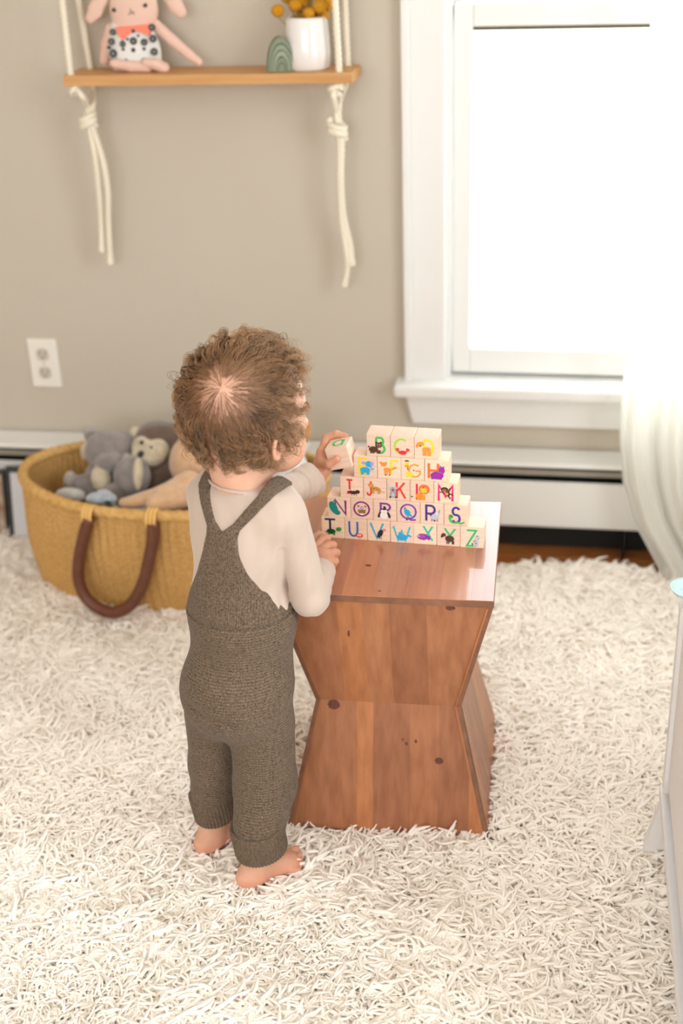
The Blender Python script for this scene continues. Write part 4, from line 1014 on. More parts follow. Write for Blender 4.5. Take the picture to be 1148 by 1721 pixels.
# ---- curly hair
M_hair = mat('curly_hair', (255, 255, 255), .42, spec=.6, attr='tint')
hr = np.random.default_rng(5); HV, HF_, HCc = [], [], []
nlock = 540; hn = 0; made = 0
RAD = np.array([.080, .069, .073]) * HS
while made < nlock:
    d0 = hr.normal(size=3); d0 /= np.linalg.norm(d0)
    mk = float(scalp_mask(d0)); a0 = math.acos(max(-1, min(1, d0 @ CRN)))
    if mk < hr.uniform(.2, .9): continue
    if a0 < .25 and hr.random() > .5: continue
    if d0[0] > -.12 and d0[1] < -.15 and d0[2] < .62 and hr.random() < .7: continue
    made += 1
    axr = np.cross(CRN, d0); axr /= np.linalg.norm(axr) + 1e-9
    frizz = np.clip((a0 - .48) / .32, 0, 1); frontness = np.clip(d0[0], 0, 1)
    Lk = hr.uniform(.036, .058) * (1 - .3 * (1 - frizz)) * (1 - .6 * frontness); turns = hr.uniform(2.0, 4.0) * (.15 + .85 * frizz)
    ph = hr.uniform(0, 6.28); sgn = 1 if hr.random() < .5 else -1
    amp = hr.uniform(.0032, .0064) * (.06 + .94 * frizz); topn = np.clip(d0[2], 0, 1); vol = (hr.uniform(.003, .0095) + .015 * topn * hr.random() + .012 * np.clip(-d0[2] - .2, 0, 1)) * (.06 + .94 * frizz) * (1 - .4 * frontness)
    ns = 12 if a0 > .6 else 9
    if made % 11 == 0 and a0 > .9: vol += .007; amp *= 1.3; ns = 3
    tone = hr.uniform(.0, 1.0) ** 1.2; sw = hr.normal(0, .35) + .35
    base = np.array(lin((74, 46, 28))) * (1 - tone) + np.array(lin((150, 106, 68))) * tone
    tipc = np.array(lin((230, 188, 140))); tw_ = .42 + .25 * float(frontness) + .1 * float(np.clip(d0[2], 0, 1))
    spread = .0105 if a0 > .8 else .0105 + .17 * (.8 - max(a0, .25)) / .55
    for s in range(ns):
        off = hr.normal(0, spread, 3); dd = d0 + off; dd /= np.linalg.norm(dd); jit = hr.normal(0, 1, 4)
        n = 30 if a0 > .6 else 12; t = np.linspace(0, 1, n)
        th = t * Lk / .074 * (1 + .08 * jit[0])
        # travel away from the crown, swirling
        ax1 = np.cross(CRN, dd); ax1 /= np.linalg.norm(ax1) + 1e-9
        dirp = dd[None] * np.cos(th)[:, None] + np.cross(ax1, dd)[None] * np.sin(th)[:, None]
        lat = np.cross(dirp, np.cross(ax1, dd)[None]); lat /= np.linalg.norm(lat, axis=1)[:, None] + 1e-9
        dirp = dirp + lat * (sw * t * th)[:, None] * .5; dirp /= np.linalg.norm(dirp, axis=1)[:, None]
        hgt = .0005 + vol * np.sin(np.minimum(t * 1.6, PI / 2)) * (1 + .12 * jit[1])
        P = dirp * RAD[None] + dirp * hgt[:, None]
        fwdv = np.gradient(P, axis=0); fwdv /= np.linalg.norm(fwdv, axis=1)[:, None] + 1e-9
        nrm = dirp - fwdv * (dirp * fwdv).sum(1)[:, None]; nrm /= np.linalg.norm(nrm, axis=1)[:, None] + 1e-9
        bn = np.cross(fwdv, nrm); fr_ = sgn * 2 * PI * turns * t ** 1.2 + ph + .25 * jit[2]
        A_ = amp * np.minimum(1, t * 2.2) * (1 + .2 * jit[3])
        P = P + nrm * (A_ * (np.cos(fr_) - math.cos(ph)))[:, None] + bn * (A_ * (np.sin(fr_) - math.sin(ph)))[:, None]
        rr = np.linalg.norm(P / (RAD[None] + .0006), axis=1); P = np.where((rr < 1)[:, None], P / rr[:, None], P)     # stay outside the skull
        Pw = HC + Hoff + P @ HB if False else HC + (P + np.array([-.006, 0, .006])) @ HB
        r_ = (.00050 if a0 > .6 else .00030) * np.linspace(1.1, .4, n)
        u_ = np.cross(fwdv, nrm) @ HB; w_ = nrm @ HB
        ring = np.stack([Pw + r_[:, None] * (math.cos(g) * u_ + math.sin(g) * w_) for g in (0, 2.094, 4.189)], 1).reshape(-1, 3)
        i = np.arange(n - 1)[:, None] * 3; k = np.arange(3)[None]; k2 = (k + 1) % 3
        fq = np.stack([i + k, i + k2, i + 3 + k2, i + 3 + k], -1).reshape(-1, 4)
        HV.append(ring); HF_.append(fq + hn); hn += n * 3
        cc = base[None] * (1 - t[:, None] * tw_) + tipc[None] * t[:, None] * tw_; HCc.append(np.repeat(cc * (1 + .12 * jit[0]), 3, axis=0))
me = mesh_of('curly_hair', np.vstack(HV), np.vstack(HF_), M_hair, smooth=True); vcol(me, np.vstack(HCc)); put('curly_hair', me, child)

# ---- the block held in the left hand: letter up
mx = Matrix(((b1[0], b3[0], -b2[0], BLC[0]), (b1[1], b3[1], -b2[1], BLC[1]), (b1[2], b3[2], -b2[2], BLC[2]), (0, 0, 0, 1)))
hb = block('a', mx, 'wooden cube block with green lowercase letter a on top, held in the left hand', None)
if 'group' in hb: del hb['group']
o = print_mesh('printed_letter', place_letter('A', 'mint', .25, .75, .22, .78, .1), hb)
for v_ in o.data.vertices: v_.co = Vector((v_.co.x, v_.co.z, -v_.co.y))
def _foot_clear(x, y):
    k = np.zeros(len(x), bool)
    for an, az in ((ANR, 42), (ANL, 52)):
        a = math.radians(az); dx, dy = x - an[0], y - an[1]; u = dx * math.cos(a) + dy * math.sin(a); v = -dx * math.sin(a) + dy * math.cos(a)
        k |= (((u - .022) / .052) ** 2 + (v / .022) ** 2) < 1
    return k
PILE_SKIP.append(_foot_clear)

# ================================================================== THE WOVEN BASKET
BX, BY, BA, BB, BH = -.783, 2.350, .322, .186, .238
M_straw = mat('woven_straw', (214, 174, 108), .75, rgb2=(184, 138, 74), vscale=170, stretch=(1, 1, 2.2), bump=.5, bscale=260, bdist=.0015)
M_leather = mat('brown_leather', (104, 58, 40), .5, var=.12, vscale=60, bump=.2, bscale=300, bdist=.0008)
bk = thing('woven_basket', 'large oval woven straw basket full of plush toys with a brown leather handle', 'basket', (BX, BY, 0))
def brim(a):                                             # rim height dips at the middle, rises a little at the ends
    return BH + .010 * math.cos(a) ** 2
def belly(t): return 1.0 + .026 * math.sin(PI * min(1, t * 1.02)) - .018 * (1 - t)
K = 640; NR = 42; V = []; F = []
for layer in (0, 1):
    for i in range(NR + 1):
        t = i / NR
        for j in range(K):
            a = 2 * PI * j / K; zz = .002 + t * (brim(a) - .006)
            rib = .0022 * math.cos(110 * a + PI * (i % 2) * 0 + .9 * math.sin(3 * t)) * (1 if layer == 0 else .6) + .0009 * math.cos(PI * i) + .0012 * math.sin(5 * a + 9 * t)
            sc = belly(t); th = .0 if layer == 0 else -.008
            V.append((BX + (BA * sc + th + rib) * math.cos(a), BY + (BB * (sc - .16 * (1 - t) ** 1.6) + th + rib) * math.sin(a), zz))
n = (NR + 1) * K
for i in range(NR):
    for j in range(K):
        q = (i * K + j, i * K + (j + 1) % K, (i + 1) * K + (j + 1) % K, (i + 1) * K + j)
        F.append(q); F.append(tuple(v + n for v in q[::-1]))
obj('woven_wall', V, F, M_straw, bk, True)
V, F = lathe([(1.0, .002), (.985, .010), (.0001, .012)], (0, 0, 0), 96); V = [(BX + v[0] * (BA * .965), BY + v[1] * (BB * .815), v[2]) for v in V]
V2, F2 = lathe([(.0001, .0015), (1.0, .002)], (0, 0, 0), 96); V2 = [(BX + v[0] * (BA * .965), BY + v[1] * (BB * .815), v[2]) for v in V2]
mb = MB().add(V, F).add(V2, F2); mb.build('basket_bottom', M_straw, bk)
# rim: two rolls of grass wound round each other, bound by a wrap
rim_s = belly(1)
V = []; F = []; R_ = 12; n = 360
for j in range(n):
    a = 2 * PI * j / n; c = np.array([BX + (BA * rim_s - .002) * math.cos(a), BY + (BB * rim_s - .002) * math.sin(a), brim(a)])
    e = np.array([math.cos(a), math.sin(a), 0])
    for k in range(R_):
        b_ = 2 * PI * k / R_; r_ = .0112 + .0014 * math.cos(90 * a + 2 * b_) + .0007 * math.sin(7 * a)
        V.append(c + r_ * (math.cos(b_) * e + math.sin(b_) * np.array([0, 0, 1])))
for j in range(n):
    for k in range(R_): F.append((j * R_ + k, ((j + 1) % n) * R_ + k, ((j + 1) % n) * R_ + (k + 1) % R_, j * R_ + (k + 1) % R_))
o = obj('rolled_rim', V, F, mat('straw_rim', (218, 178, 110), .7, rgb2=(196, 150, 82), vscale=90, bump=.5, bscale=300, bdist=.0015), bk, True)
def near_y(x, off=.0): return BY - BB * 1.03 * math.sqrt(max(0, 1 - ((x - BX) / (BA * 1.03)) ** 2)) - off
hp = [(150, 872), (140, 905), (133, 940), (132, 972), (142, 1000), (162, 1020), (187, 1029), (212, 1022), (230, 1003), (243, 972), (251, 938), (257, 905), (257, 880)]
P = []
for i, (x, y) in enumerate(hp):
    q = on_y(x, y, 2.15); yy = near_y(q[0], .014 + .010 * math.sin(PI * i / (len(hp) - 1))); P.append(on_y(x, y, yy))
P = spline(P, 8); V, F = tube(P, .0125, 14); V = np.array(V); obj('handle', V, F, M_leather, bk, True)
for x, y in ((149, 866), (256, 872)):
    q = on_y(x, y, near_y(on_y(x, y, 2.15)[0], .003))
    for k in range(3):
        cc = q + np.array([(k - 1) * .0075, .004, 0]); L_ = [cc + np.array([0, .019 * math.cos(t), .019 * math.sin(t) - .002]) for t in np.linspace(0, 2 * PI, 15)]
        V, F = tube(L_, .0036, 6, caps=False); obj('binding', V, F, mat('straw_binding', (228, 186, 112), .7), bk, True)

# ================================================================== THE PLUSH TOYS IN THE BASKET
def plush(name, rgb, rgb2=None): return mat(name, rgb, 1.0, rgb2=rgb2 or tuple(int(c * .86) for c in rgb), vscale=55, sheen=.6, spec=.05, bump=.9, bscale=260, bdist=.003)
M_gr = plush('grey_plush', (146, 138, 134)); M_lg = plush('pale_grey_plush', (184, 177, 172)); M_cr = plush('cream_plush', (214, 200, 172)); M_br = plush('brown_plush', (112, 92, 80))
M_be = plush('beige_plush', (214, 178, 142), (198, 160, 124)); M_wh = plush('white_plush', (226, 226, 220)); M_or = plush('orange_plush', (200, 140, 78)); M_blk = mat('black_plastic', (22, 20, 20), .25); M_bl = plush('pale_blue_plush', (176, 188, 198))
def P_(x, y, d): return on_y(x, y, d - .10)                # a point d metres in front of the camera plane, inside the basket
def blob(name, shapes, m, parent, k=.008, res=.004):
    """one smooth plush part from balls ('b', centre, radii) and limbs ('c', a, b, ra, rb)"""
    pts = []
    for s in shapes:
        if s[0] == 'b': r = np.max(s[2]); pts += [s[1] - r, s[1] + r]
        else: r = max(s[3], s[4]); pts += [s[1] - r, s[1] + r, s[2] - r, s[2] + r]
    pts = np.array(pts); lo, hi = pts.min(0) - .012, pts.max(0) + .012
    def fn(p):
        d = None
        for s in shapes:
            c = el(p, s[1], np.array(s[2]) * 1.07, CB) if s[0] == 'b' else rc(p, *s[1:])
            d = c if d is None else sm(d, c, k)
        return d + .0010 * wob(p, 60, 3)
    v, f = nets(fn, lo, hi, res); return obj(name, v, f, m, parent, True)
CB = np.array([CR, CU, CF])                               # ball radii: across, up, deep
# grey elephant-mouse lying on its back: body, head, ears, feet with cream soles
D = 2.46
t = thing('plush_elephant', 'grey plush animal with cream foot soles lying in the basket', 'soft toy', tuple(P_(190, 790, D)), group=None)
blob('body', [('b', P_(212, 803, 2.50), (.050, .045, .05)), ('b', P_(172, 802, 2.50), (.036, .034, .045)), ('c', P_(160, 818, 2.46), P_(138, 812, 2.46), .024, .020)], M_gr, t)
blob('head', [('b', P_(183, 757, 2.50), (.047, .040, .045)), ('b', P_(186, 776, 2.46), (.030, .020, .03)), ('b', P_(212, 752, 2.52), (.025, .034, .03)), ('c', P_(160, 742, 2.52), P_(153, 733, 2.52), .018, .014)], M_gr, t)
blob('ear', [('b', P_(151, 728, 2.53), (.014, .018, .008))], M_lg, t); blob('ear', [('b', P_(214, 778, 2.46), (.012, .020, .010))], M_lg, t)
blob('inner_ear', [('b', P_(145, 758, 2.50), (.011, .018, .012))], M_cr, t)
blob('foot', [('b', P_(222, 800, 2.43), (.037, .038, .024))], M_gr, t); blob('foot', [('b', P_(196, 828, 2.42), (.030, .020, .022))], M_gr, t)
blob('foot_sole', [('b', P_(170, 803, 2.44), (.020, .027, .014))], M_cr, t)
blob('foot_sole', [('b', P_(232, 797, 2.415), (.010, .032, .012))], M_cr, t)
blob('paw', [('b', P_(118, 832, 2.42), (.030, .015, .022))], M_wh, t); blob('paw', [('b', P_(119, 806, 2.47), (.014, .018, .018))], M_lg, t)
# brown bear-monkey with a cream muzzle
t = thing('plush_bear', 'brown plush bear with cream face and black nose leaning on the basket rim', 'soft toy', tuple(P_(262, 780, 2.5)))
blob('body', [('b', P_(262, 808, 2.50), (.055, .044, .05)), ('c', P_(262, 800, 2.5), P_(300, 780, 2.52), .034, .03)], M_br, t)
blob('head', [('b', P_(268, 742, 2.54), (.052, .042, .05))], M_br, t)
blob('face', [('b', P_(243, 752, 2.50), (.026, .024, .024)), ('b', P_(266, 752, 2.50), (.022, .022, .020)), ('b', P_(250, 766, 2.48), (.034, .022, .024))], M_cr, t)
blob('ear', [('b', P_(229, 729, 2.53), (.015, .015, .010))], M_cr, t); blob('ear', [('b', P_(287, 758, 2.52), (.016, .012, .010))], M_cr, t)
blob('nose', [('b', P_(238, 763, 2.462), (.0085, .0075, .007))], M_blk, t, res=.002)
for x, y in ((238, 744), (254, 753)): blob('eye', [('b', P_(x, y, 2.475), (.0045, .0045, .005))], M_blk, t, res=.0018)
# beige long-limbed plush
t = thing('plush_bunny', 'large beige plush toy with a long arm lying over the basket contents', 'soft toy', tuple(P_(320, 800, 2.4)))
blob('head', [('b', P_(330, 775, 2.45), (.052, .055, .05))], M_be, t)
blob('body', [('b', P_(345, 838, 2.42), (.075, .05, .06)), ('c', P_(322, 805, 2.42), P_(345, 845, 2.42), .035, .04)], M_be, t)
blob('arm', [('c', P_(318, 812, 2.36), P_(275, 832, 2.32), .026, .020), ('c', P_(275, 832, 2.32), P_(208, 845, 2.31), .020, .010)], M_be, t)
blob('leg', [('c', P_(330, 830, 2.34), P_(262, 846, 2.30), .024, .020)], M_be, t)
# small pale blue thing and white cloth
t = thing('plush_paw_toy', 'small pale blue plush toy peeking over the near basket rim', 'soft toy', tuple(P_(170, 840, 2.36)))
qq = P_(168, 838, 2.32)
blob('body', [('b', qq, (.026, .013, .02)), ('b', P_(185, 838, 2.32), (.012, .010, .02)), ('c', qq + np.array([0, .02, -.01]), np.array([qq[0], qq[1] + .03, .165]), .02, .024)], M_bl, t)
blob('nose', [('b', P_(181, 845, 2.30), (.006, .004, .005))], mat('dark_green_felt', (40, 62, 50), .9), t, res=.002)
def cloth(name, label, c, rx, ry, hz, m, seed):
    t = thing(name, label, 'blanket', tuple(c)); n = 46; V = []
    for i in range(n):
        for j in range(n):
            u, v = i / (n - 1) * 2 - 1, j / (n - 1) * 2 - 1
            z = hz * (1 - .6 * (u * u + v * v)) + .012 * math.sin(6 * u + 2 * v + seed) + .008 * math.sin(9 * v - 3 * u + seed)
            V.append((c[0] + u * rx, c[1] + v * ry, c[2] + z))
    F = [(i * n + j, (i + 1) * n + j, (i + 1) * n + j + 1, i * n + j + 1) for i in range(n - 1) for j in range(n - 1)]
    o = obj('cloth_fold', V, F, m, t, True); q = o.modifiers.new('thick', 'SOLIDIFY'); q.thickness = .006; return t
cloth('white_blanket', 'folded white blanket under the plush toys in the basket', np.array([BX + .04, BY, .145]), .225, .115, .04, M_wh, 1.0)
# white plush with an orange ear at the right end
t = thing('plush_lamb', 'white plush toy with an orange ear at the right end of the basket', 'soft toy', tuple(P_(505, 790, 2.42)))
blob('body', [('b', P_(488, 800, 2.45), (.038, .055, .040)), ('b', P_(474, 775, 2.47), (.04, .042, .04)), ('c', P_(490, 800, 2.45), P_(466, 838, 2.42), .036, .036)], M_wh, t)
blob('ear', [('b', P_(512, 724, 2.50), (.012, .026, .012))], M_or, t, res=.003); blob('ear', [('b', P_(470, 715, 2.52), (.012, .026, .012))], M_or, t, res=.003)
blob('head', [('b', P_(492, 745, 2.50), (.032, .034, .034))], M_wh, t)

# ================================================================== BOOKS LEANING ON THE HEATER
def book(name, label, x0, x1, hgt, thick, ybase, lean, mcov, mfront, frame=0, yaw=0.0):
    mt_ = Matrix.Translation(((x0 + x1) / 2, ybase, ZF + .001)) @ Matrix.Rotation(yaw, 4, 'Z') @ Matrix.Rotation(-lean, 4, 'X')
    t = thing(name, label, 'picture book', mtx=mt_); w = (x1 - x0) / 2
    m = MB().box((-w, 0, 0), (w, .0025, hgt)).box((-w, thick - .0025, 0), (w, thick, hgt)).box((-w, 0, 0), (-w + .003, thick, hgt))
    m.build('cover', mcov, t, world_coords=False, bevel=.0008)
    MB().box((-w + .004, .0028, .004), (w - .004, thick - .0028, hgt - .004)).build('pages', mat('paper', (230, 226, 214), .8), t, world_coords=False)
    if frame: MB().box((-w + frame, -.0006, frame), (w - frame * .4, -.0001, hgt - frame)).build('cover_print', mfront, t, world_coords=False)
    return t
q0, q1 = on_y(6, 800, 2.50), on_y(64, 800, 2.50)
book('picture_book', 'dark picture book with a pale cover leaning on the heater behind the basket', q0[0], q1[0] + .08, .19, .014, 2.478, .18, mat('book_dark', (52, 52, 54), .5), mat('book_pale', (206, 208, 214), .5), .012)
q0 = on_y(-90, 800, 2.5)[0]; q1 = on_y(5, 800, 2.5)[0]
book('picture_book', 'brown and white patterned picture book leaning on the heater at the left', q0, q1 - .004, .18, .016, 2.48, .16, mat('book_spine', (60, 56, 54), .5), mat('book_brown', (186, 168, 150), .6, rgb2=(120, 74, 50), vscale=28), .008)

# ================================================================== THE ROPE SHELF
YSF, YSB = WY - .128, WY - .018
sa, sb = on_y(104, 123, YSF), on_y(592, 127, YSF); SZ = (sa[2] + sb[2]) / 2; ST = .0195
M_pine = mat('pine_shelf', (206, 158, 102), .5, rgb2=(188, 136, 78), vscale=5, stretch=(1, 22, 22), bump=.05, bscale=80)
M_rope = mat('cotton_rope', (232, 224, 204), .9, bump=.4, bscale=500, bdist=.001, sheen=.3)
sh = thing('hanging_shelf', 'wooden shelf board hung on knotted cream cotton ropes on the wall', 'shelf', ((sa[0] + sb[0]) / 2, YSB, SZ))
box('shelf_board', (sa[0], YSF, SZ - ST), (sb[0], YSB, SZ), M_pine, sh, bevel=.0015)
def rope(name, pts, r=.0062, n=10, strands=3, pitch=.03, tip=False):
    P = spline(pts, n); T_ = np.gradient(P, axis=0); L_ = np.concatenate([[0], np.cumsum(np.linalg.norm(np.diff(P, axis=0), axis=1))])
    m = max(12, int(L_[-1] / .0035)); s = np.linspace(0, L_[-1], m); P = np.stack([np.interp(s, L_, P[:, i]) for i in range(3)], 1)
    T_ = np.gradient(P, axis=0); V = []; F = []; k = 12; u, v = frame_of(T_[0])
    for i in range(m):
        t = T_[i] / np.linalg.norm(T_[i]); u = u - t * (u @ t); u /= np.linalg.norm(u); v = np.cross(t, u)
        for j in range(k):
            a = 2 * PI * j / k; rr = r * (1 + .16 * math.cos(strands * (a - 2 * PI * s[i] / pitch)))
            if tip and i > m - 5: rr *= 1.15
            V.append(P[i] + rr * (math.cos(a) * u + math.sin(a) * v))
    for i in range(m - 1):
        for j in range(k): F.append((i * k + j, i * k + (j + 1) % k, (i + 1) * k + (j + 1) % k, (i + 1) * k + j))
    F += [tuple(range(k))[::-1], tuple((m - 1) * k + j for j in range(k))]
    return obj(name, V, F, M_rope, sh, True)
yf, yb = YSF + .015, YSB - .012
lf, lb = on_y(118, 119, yf), on_y(151, 112, yb); rf, rb = on_y(570, 119, yf), on_y(585, 114, yb)
lf[2] = lb[2] = rf[2] = rb[2] = SZ
ztop = 1.75
tl0 = on_y(104, 0, yf); tb0 = on_y(132, 0, yb); tr0 = on_y(563, 0, yf); tr1 = on_y(580, 0, yb)
def up(a, b):                                            # straight up from a through b to the hook height
    k = (ztop - a[2]) / (b[2] - a[2]); return a + (b - a) * k
ps = [(a, up(a, b)) for a, b in ((lf, tl0), (lb, tb0), (rf, tr0), (rb, tr1))]
for a, b in ps: rope('rope', [a - np.array([0, 0, ST + .002]), a, (a + b) / 2, b])
for (a, b) in ((ps[0][1], ps[1][1]), (ps[2][1], ps[3][1])):
    m_ = (a + b) / 2; V, F = tube([np.array([m_[0], WY, ztop + .004]), np.array([m_[0], yf - .01, ztop + .004])], .004, 8); obj('hook', V, F, mat('brass', (180, 150, 90), .3), sh, True)
def py(x, y, Y): return on_y(x, y, Y)
ym = (yf + yb) / 2
# left: front rope knots under the board and joins the back rope in a big knot, two tails hang down
z0 = SZ - ST
rope('rope', [lf - np.array([0, 0, ST + .001]), py(128, 150, yf), py(139, 163, yf), py(146, 178, ym), py(150, 196, ym)])
rope('rope', [lb - np.array([0, 0, ST + .001]), py(156, 155, yb), py(156, 175, ym + .01), py(151, 196, ym + .004)])
def knot_(pts, r): rope('knot', pts, r, n=12)
c = py(148, 203, ym)
def kn(c, R, tilt, turns=2.4, r=.0066):
    P = []
    for t in np.linspace(0, 1, 26):
        a = 2 * PI * turns * t; P.append(c + np.array([R * math.cos(a), R * .8 * math.sin(a), (t - .5) * .026 + tilt * R * math.cos(a)]))
    rope('knot', P, r, n=3)
kn(c, .013, .35); kn(py(125, 149, yf), .007, .5, 1.5, .006)
rope('rope_tail', [c, py(152, 225, ym), py(160, 265, ym), py(166, 320, ym + .01), py(170, 375, ym + .02), py(171, 424, ym + .02)], tip=True)
rope('rope_tail', [c + np.array([.006, 0, 0]), py(158, 222, ym), py(173, 270, ym), py(181, 320, ym + .005), py(182, 375, ym + .015), py(186, 444, ym + .02)], tip=True)
# right
rope('rope', [rf - np.array([0, 0, ST + .001]), py(562, 150, yf), py(560, 163, yf), py(564, 185, ym), py(568, 208, ym)])
rope('rope', [rb - np.array([0, 0, ST + .001]), py(577, 152, yb), py(571, 168, ym + .01), py(569, 190, ym + .008), py(571, 210, ym + .006)])
c = py(567, 217, ym); kn(c, .0145, -.4, 2.6); kn(py(562, 148, yf), .008, .0, 1.3, .0062)
rope('rope_tail', [c, py(574, 240, ym), py(573, 300, ym), py(577, 360, ym + .01), py(588, 410, ym + .02), py(592, 446, ym + .02)], tip=True)
rope('rope_tail', [c + np.array([-.003, 0, 0]), py(571, 240, ym), py(571, 300, ym), py(574, 370, ym + .01), py(583, 430, ym + .015), py(583, 455, ym + .02), py(578, 482, ym + .02)], tip=True)

# ---- vase with billy buttons
yv = (YSF + YSB) / 2 + .004
vc = on_y(519, 121, yv); vc[2] = SZ
vz = thing('ceramic_vase', 'round white ceramic vase holding yellow button flowers on the shelf', 'vase', tuple(vc))
Rv = .0425; Hv = .094
prof = [(.0001, .0), (Rv - .004, 0), (Rv, .004), (Rv + .0005, .03), (Rv - .001, .06), (Rv - .003, Hv - .008), (Rv - .006, Hv - .002), (Rv - .009, Hv), (Rv - .012, Hv - .002), (Rv - .012, .02), (.0001, .015)]
V, F = lathe(prof, vc, 48); obj('vessel', V, F, mat('white_glaze', (232, 230, 228), .12, coat=.6), vz, True)
M_yel = mat('billy_button', (226, 166, 30), .95, rgb2=(200, 134, 14), vscale=400, bump=1.0, bscale=700, bdist=.003)
M_stem = mat('dry_stem', (150, 140, 84), .8)
fl = [(467, 18, -.01), (497, 9, 0), (519, 22, -.02), (537, 11, -.01), (513, 4, .015), (544, 26, .005), (529, 33, .012), (507, 28, .018), (541, -6, .01), (522, -12, 0), (500, -18, .01), (482, -6, .015), (553, 6, .02), (515, -38, 0), (538, -34, .01)]
FLAB = ['single yellow button flower leaning out to the left of the white vase', 'yellow button flower at the upper left of the bunch in the vase',
        'yellow button flower low at the front of the bunch in the vase', 'large yellow button flower at the right of the bunch in the vase',
        'yellow button flower in the middle of the bunch, between its neighbours', 'small yellow button flower at the right over the vase rim',
        'yellow button flower just over the vase rim at centre right', 'yellow button flower tucked behind at the lower left of the bunch']
ic = bmesh.new(); bmesh.ops.create_icosphere(ic, subdivisions=3, radius=1.0); icV = np.array([v.co[:] for v in ic.verts]); icF = [tuple(v.index for v in f.verts) for f in ic.faces]; ic.free()
for i, (x, y, dy) in enumerate(fl):
    c = on_y(x, y, yv + dy); r_ = .0125 + .0015 * math.sin(i * 2.3)
    ft = thing('button_flower', None, 'flower', tuple(c), group='yellow button flowers in the vase')
    ft['label'] = FLAB[i] if i < 8 else 'yellow button flower at the top of the bunch, partly cut off by the photo edge'
    n_ = icV * (1 + .05 * np.sin(icV[:, :1] * 31) * np.sin(icV[:, 1:2] * 29) * np.sin(icV[:, 2:] * 27)); obj('flower_head', c + n_ * r_ * np.array([1, 1, .95]), icF, M_yel, ft, True)
    e = np.array([vc[0] + (c[0] - vc[0]) * .3, vc[1] + (c[1] - vc[1]) * .3, SZ + .03 + .002 * i]); V, F = tube(spline([c - np.array([0, 0, r_ * .8]), (c + e) / 2 + np.array([0, 0, .004]), e], 5), .0011, 5); obj('stem', V, F, M_stem, ft, True)

# ---- green rainbow arch stacker
ac = on_y(473, 123, YSF + .03); ac[2] = SZ
ga = thing('arch_stacker', 'sage green nested arch toy standing beside the white vase', 'toy', tuple(ac))
M_sage = [mat('sage_%s' % w, c, .7) for w, c in (('dark', (124, 136, 114)), ('mid', (134, 146, 124)), ('light', (146, 158, 136)))]
yw = math.radians(18); ca, sa_ = math.cos(yw), math.sin(yw)
def arch(ro, ri, h, d, m, name):
    k = 24; V = []; F = []
    for r_, hh in ((ro, h), (ri, h * ri / ro if ri > 0 else 0)):
        for y in (-d / 2, d / 2):
            for j in range(k + 1):
                a = PI * j / k; X, Z = r_ * math.cos(a), hh * math.sin(a) ** .9 if 0 < j < k else 0
                V.append((ac[0] + X * ca - y * sa_, ac[1] + X * sa_ + y * ca, SZ + .0002 + Z))
    n = k + 1
    for j in range(k):
        F += [(j, j + 1, n + j + 1, n + j), (2 * n + j, 3 * n + j, 3 * n + j + 1, 2 * n + j + 1), (j, 2 * n + j, 2 * n + j + 1, j + 1), (n + j, n + j + 1, 3 * n + j + 1, 3 * n + j)]
    F += [(0, n, 3 * n, 2 * n), (k, 2 * n + k, 3 * n + k, n + k)]
    o = obj(name, V, F, m, ga); bm_fix(o); bev(o, .0015)
rs = [.0265, .0213, .0163, .0115, .0068]
for i in range(4): arch(rs[i] - .0003, rs[i + 1] + .0003, .062 * rs[i] / rs[0], .03, M_sage[i % 3], 'arch')
arch(rs[4] - .0003, .0006, .062 * rs[4] / rs[0], .03, M_sage[0], 'arch')

# ---- fabric doll with long ears and a flower print dress
yd = (YSF + YSB) / 2 + .012
def dp(x, y, dy=0.0): return on_y(x, y, yd + dy)
dc = dp(225, 118); dc[2] = SZ
dl = thing('fabric_bunny', 'pink fabric bunny doll in a black and white flower dress sitting on the shelf', 'doll', tuple(dc))
M_pk = mat('pink_linen', (226, 192, 176), .9, bump=.3, bscale=800, bdist=.0005); M_dr = mat('white_dress_cotton', (226, 226, 222), .9, bump=.3, bscale=800, bdist=.0005)
M_co = mat('coral_felt', (238, 136, 112), .9); M_ch = mat('charcoal_print', (62, 66, 66), .9); M_th = mat('dark_thread', (74, 62, 60), .8)
FB = np.array([[1., 0, 0], [0, 0, 1], [0, 1, 0]])
def flat(name, poly, thick, m, y, k=.004, res=.0022):
    """a stuffed flat cloth shape: chain of round cones (x, y px, r px) joined, flattened in depth"""
    sc = 840.
    pts = [dp(a, b, y) for a, b, r in poly]; rr = [r / sc for a, b, r in poly]
    lo, hi = np.min(pts, 0) - max(rr) - .004, np.max(pts, 0) + max(rr) + .004; yc = yd + y; ratio = thick / max(rr)
    lo[1], hi[1] = yc - thick - .006, yc + thick + .006
    def fn(p):
        q = (p[0], yc + (p[1] - yc) / ratio, p[2]); d = None
        for i in range(len(pts) - 1):
            c = rc(q, pts[i], pts[i + 1], rr[i], rr[i + 1]); d = c if d is None else sm(d, c, k)
        return d * min(1, ratio)
    v, f = nets(fn, lo, hi, res); v[:, 2] = np.maximum(v[:, 2], SZ + .0006); return obj(name, v, f, m, dl, True)
flat('head', [(224, -18, 36), (225, 14, 40), (224, 40, 36)], .017, M_pk, .0)
flat('ear', [(205, -50, 12), (178, -20, 13), (160, 18, 12), (152, 30, 9)], .008, M_pk, .004); flat('ear', [(245, -50, 12), (278, -20, 13), (296, 10, 12), (304, 20, 10)], .008, M_pk, .004)
flat('dress', [(222, 52, 36), (226, 84, 44), (228, 96, 44)], .018, M_dr, .0)
flat('arm', [(262, 42, 9), (290, 68, 9), (318, 92, 8), (334, 104, 7)], .008, M_pk, .002); flat('arm', [(186, 48, 9), (179, 75, 9), (175, 102, 8)], .008, M_pk, .008)
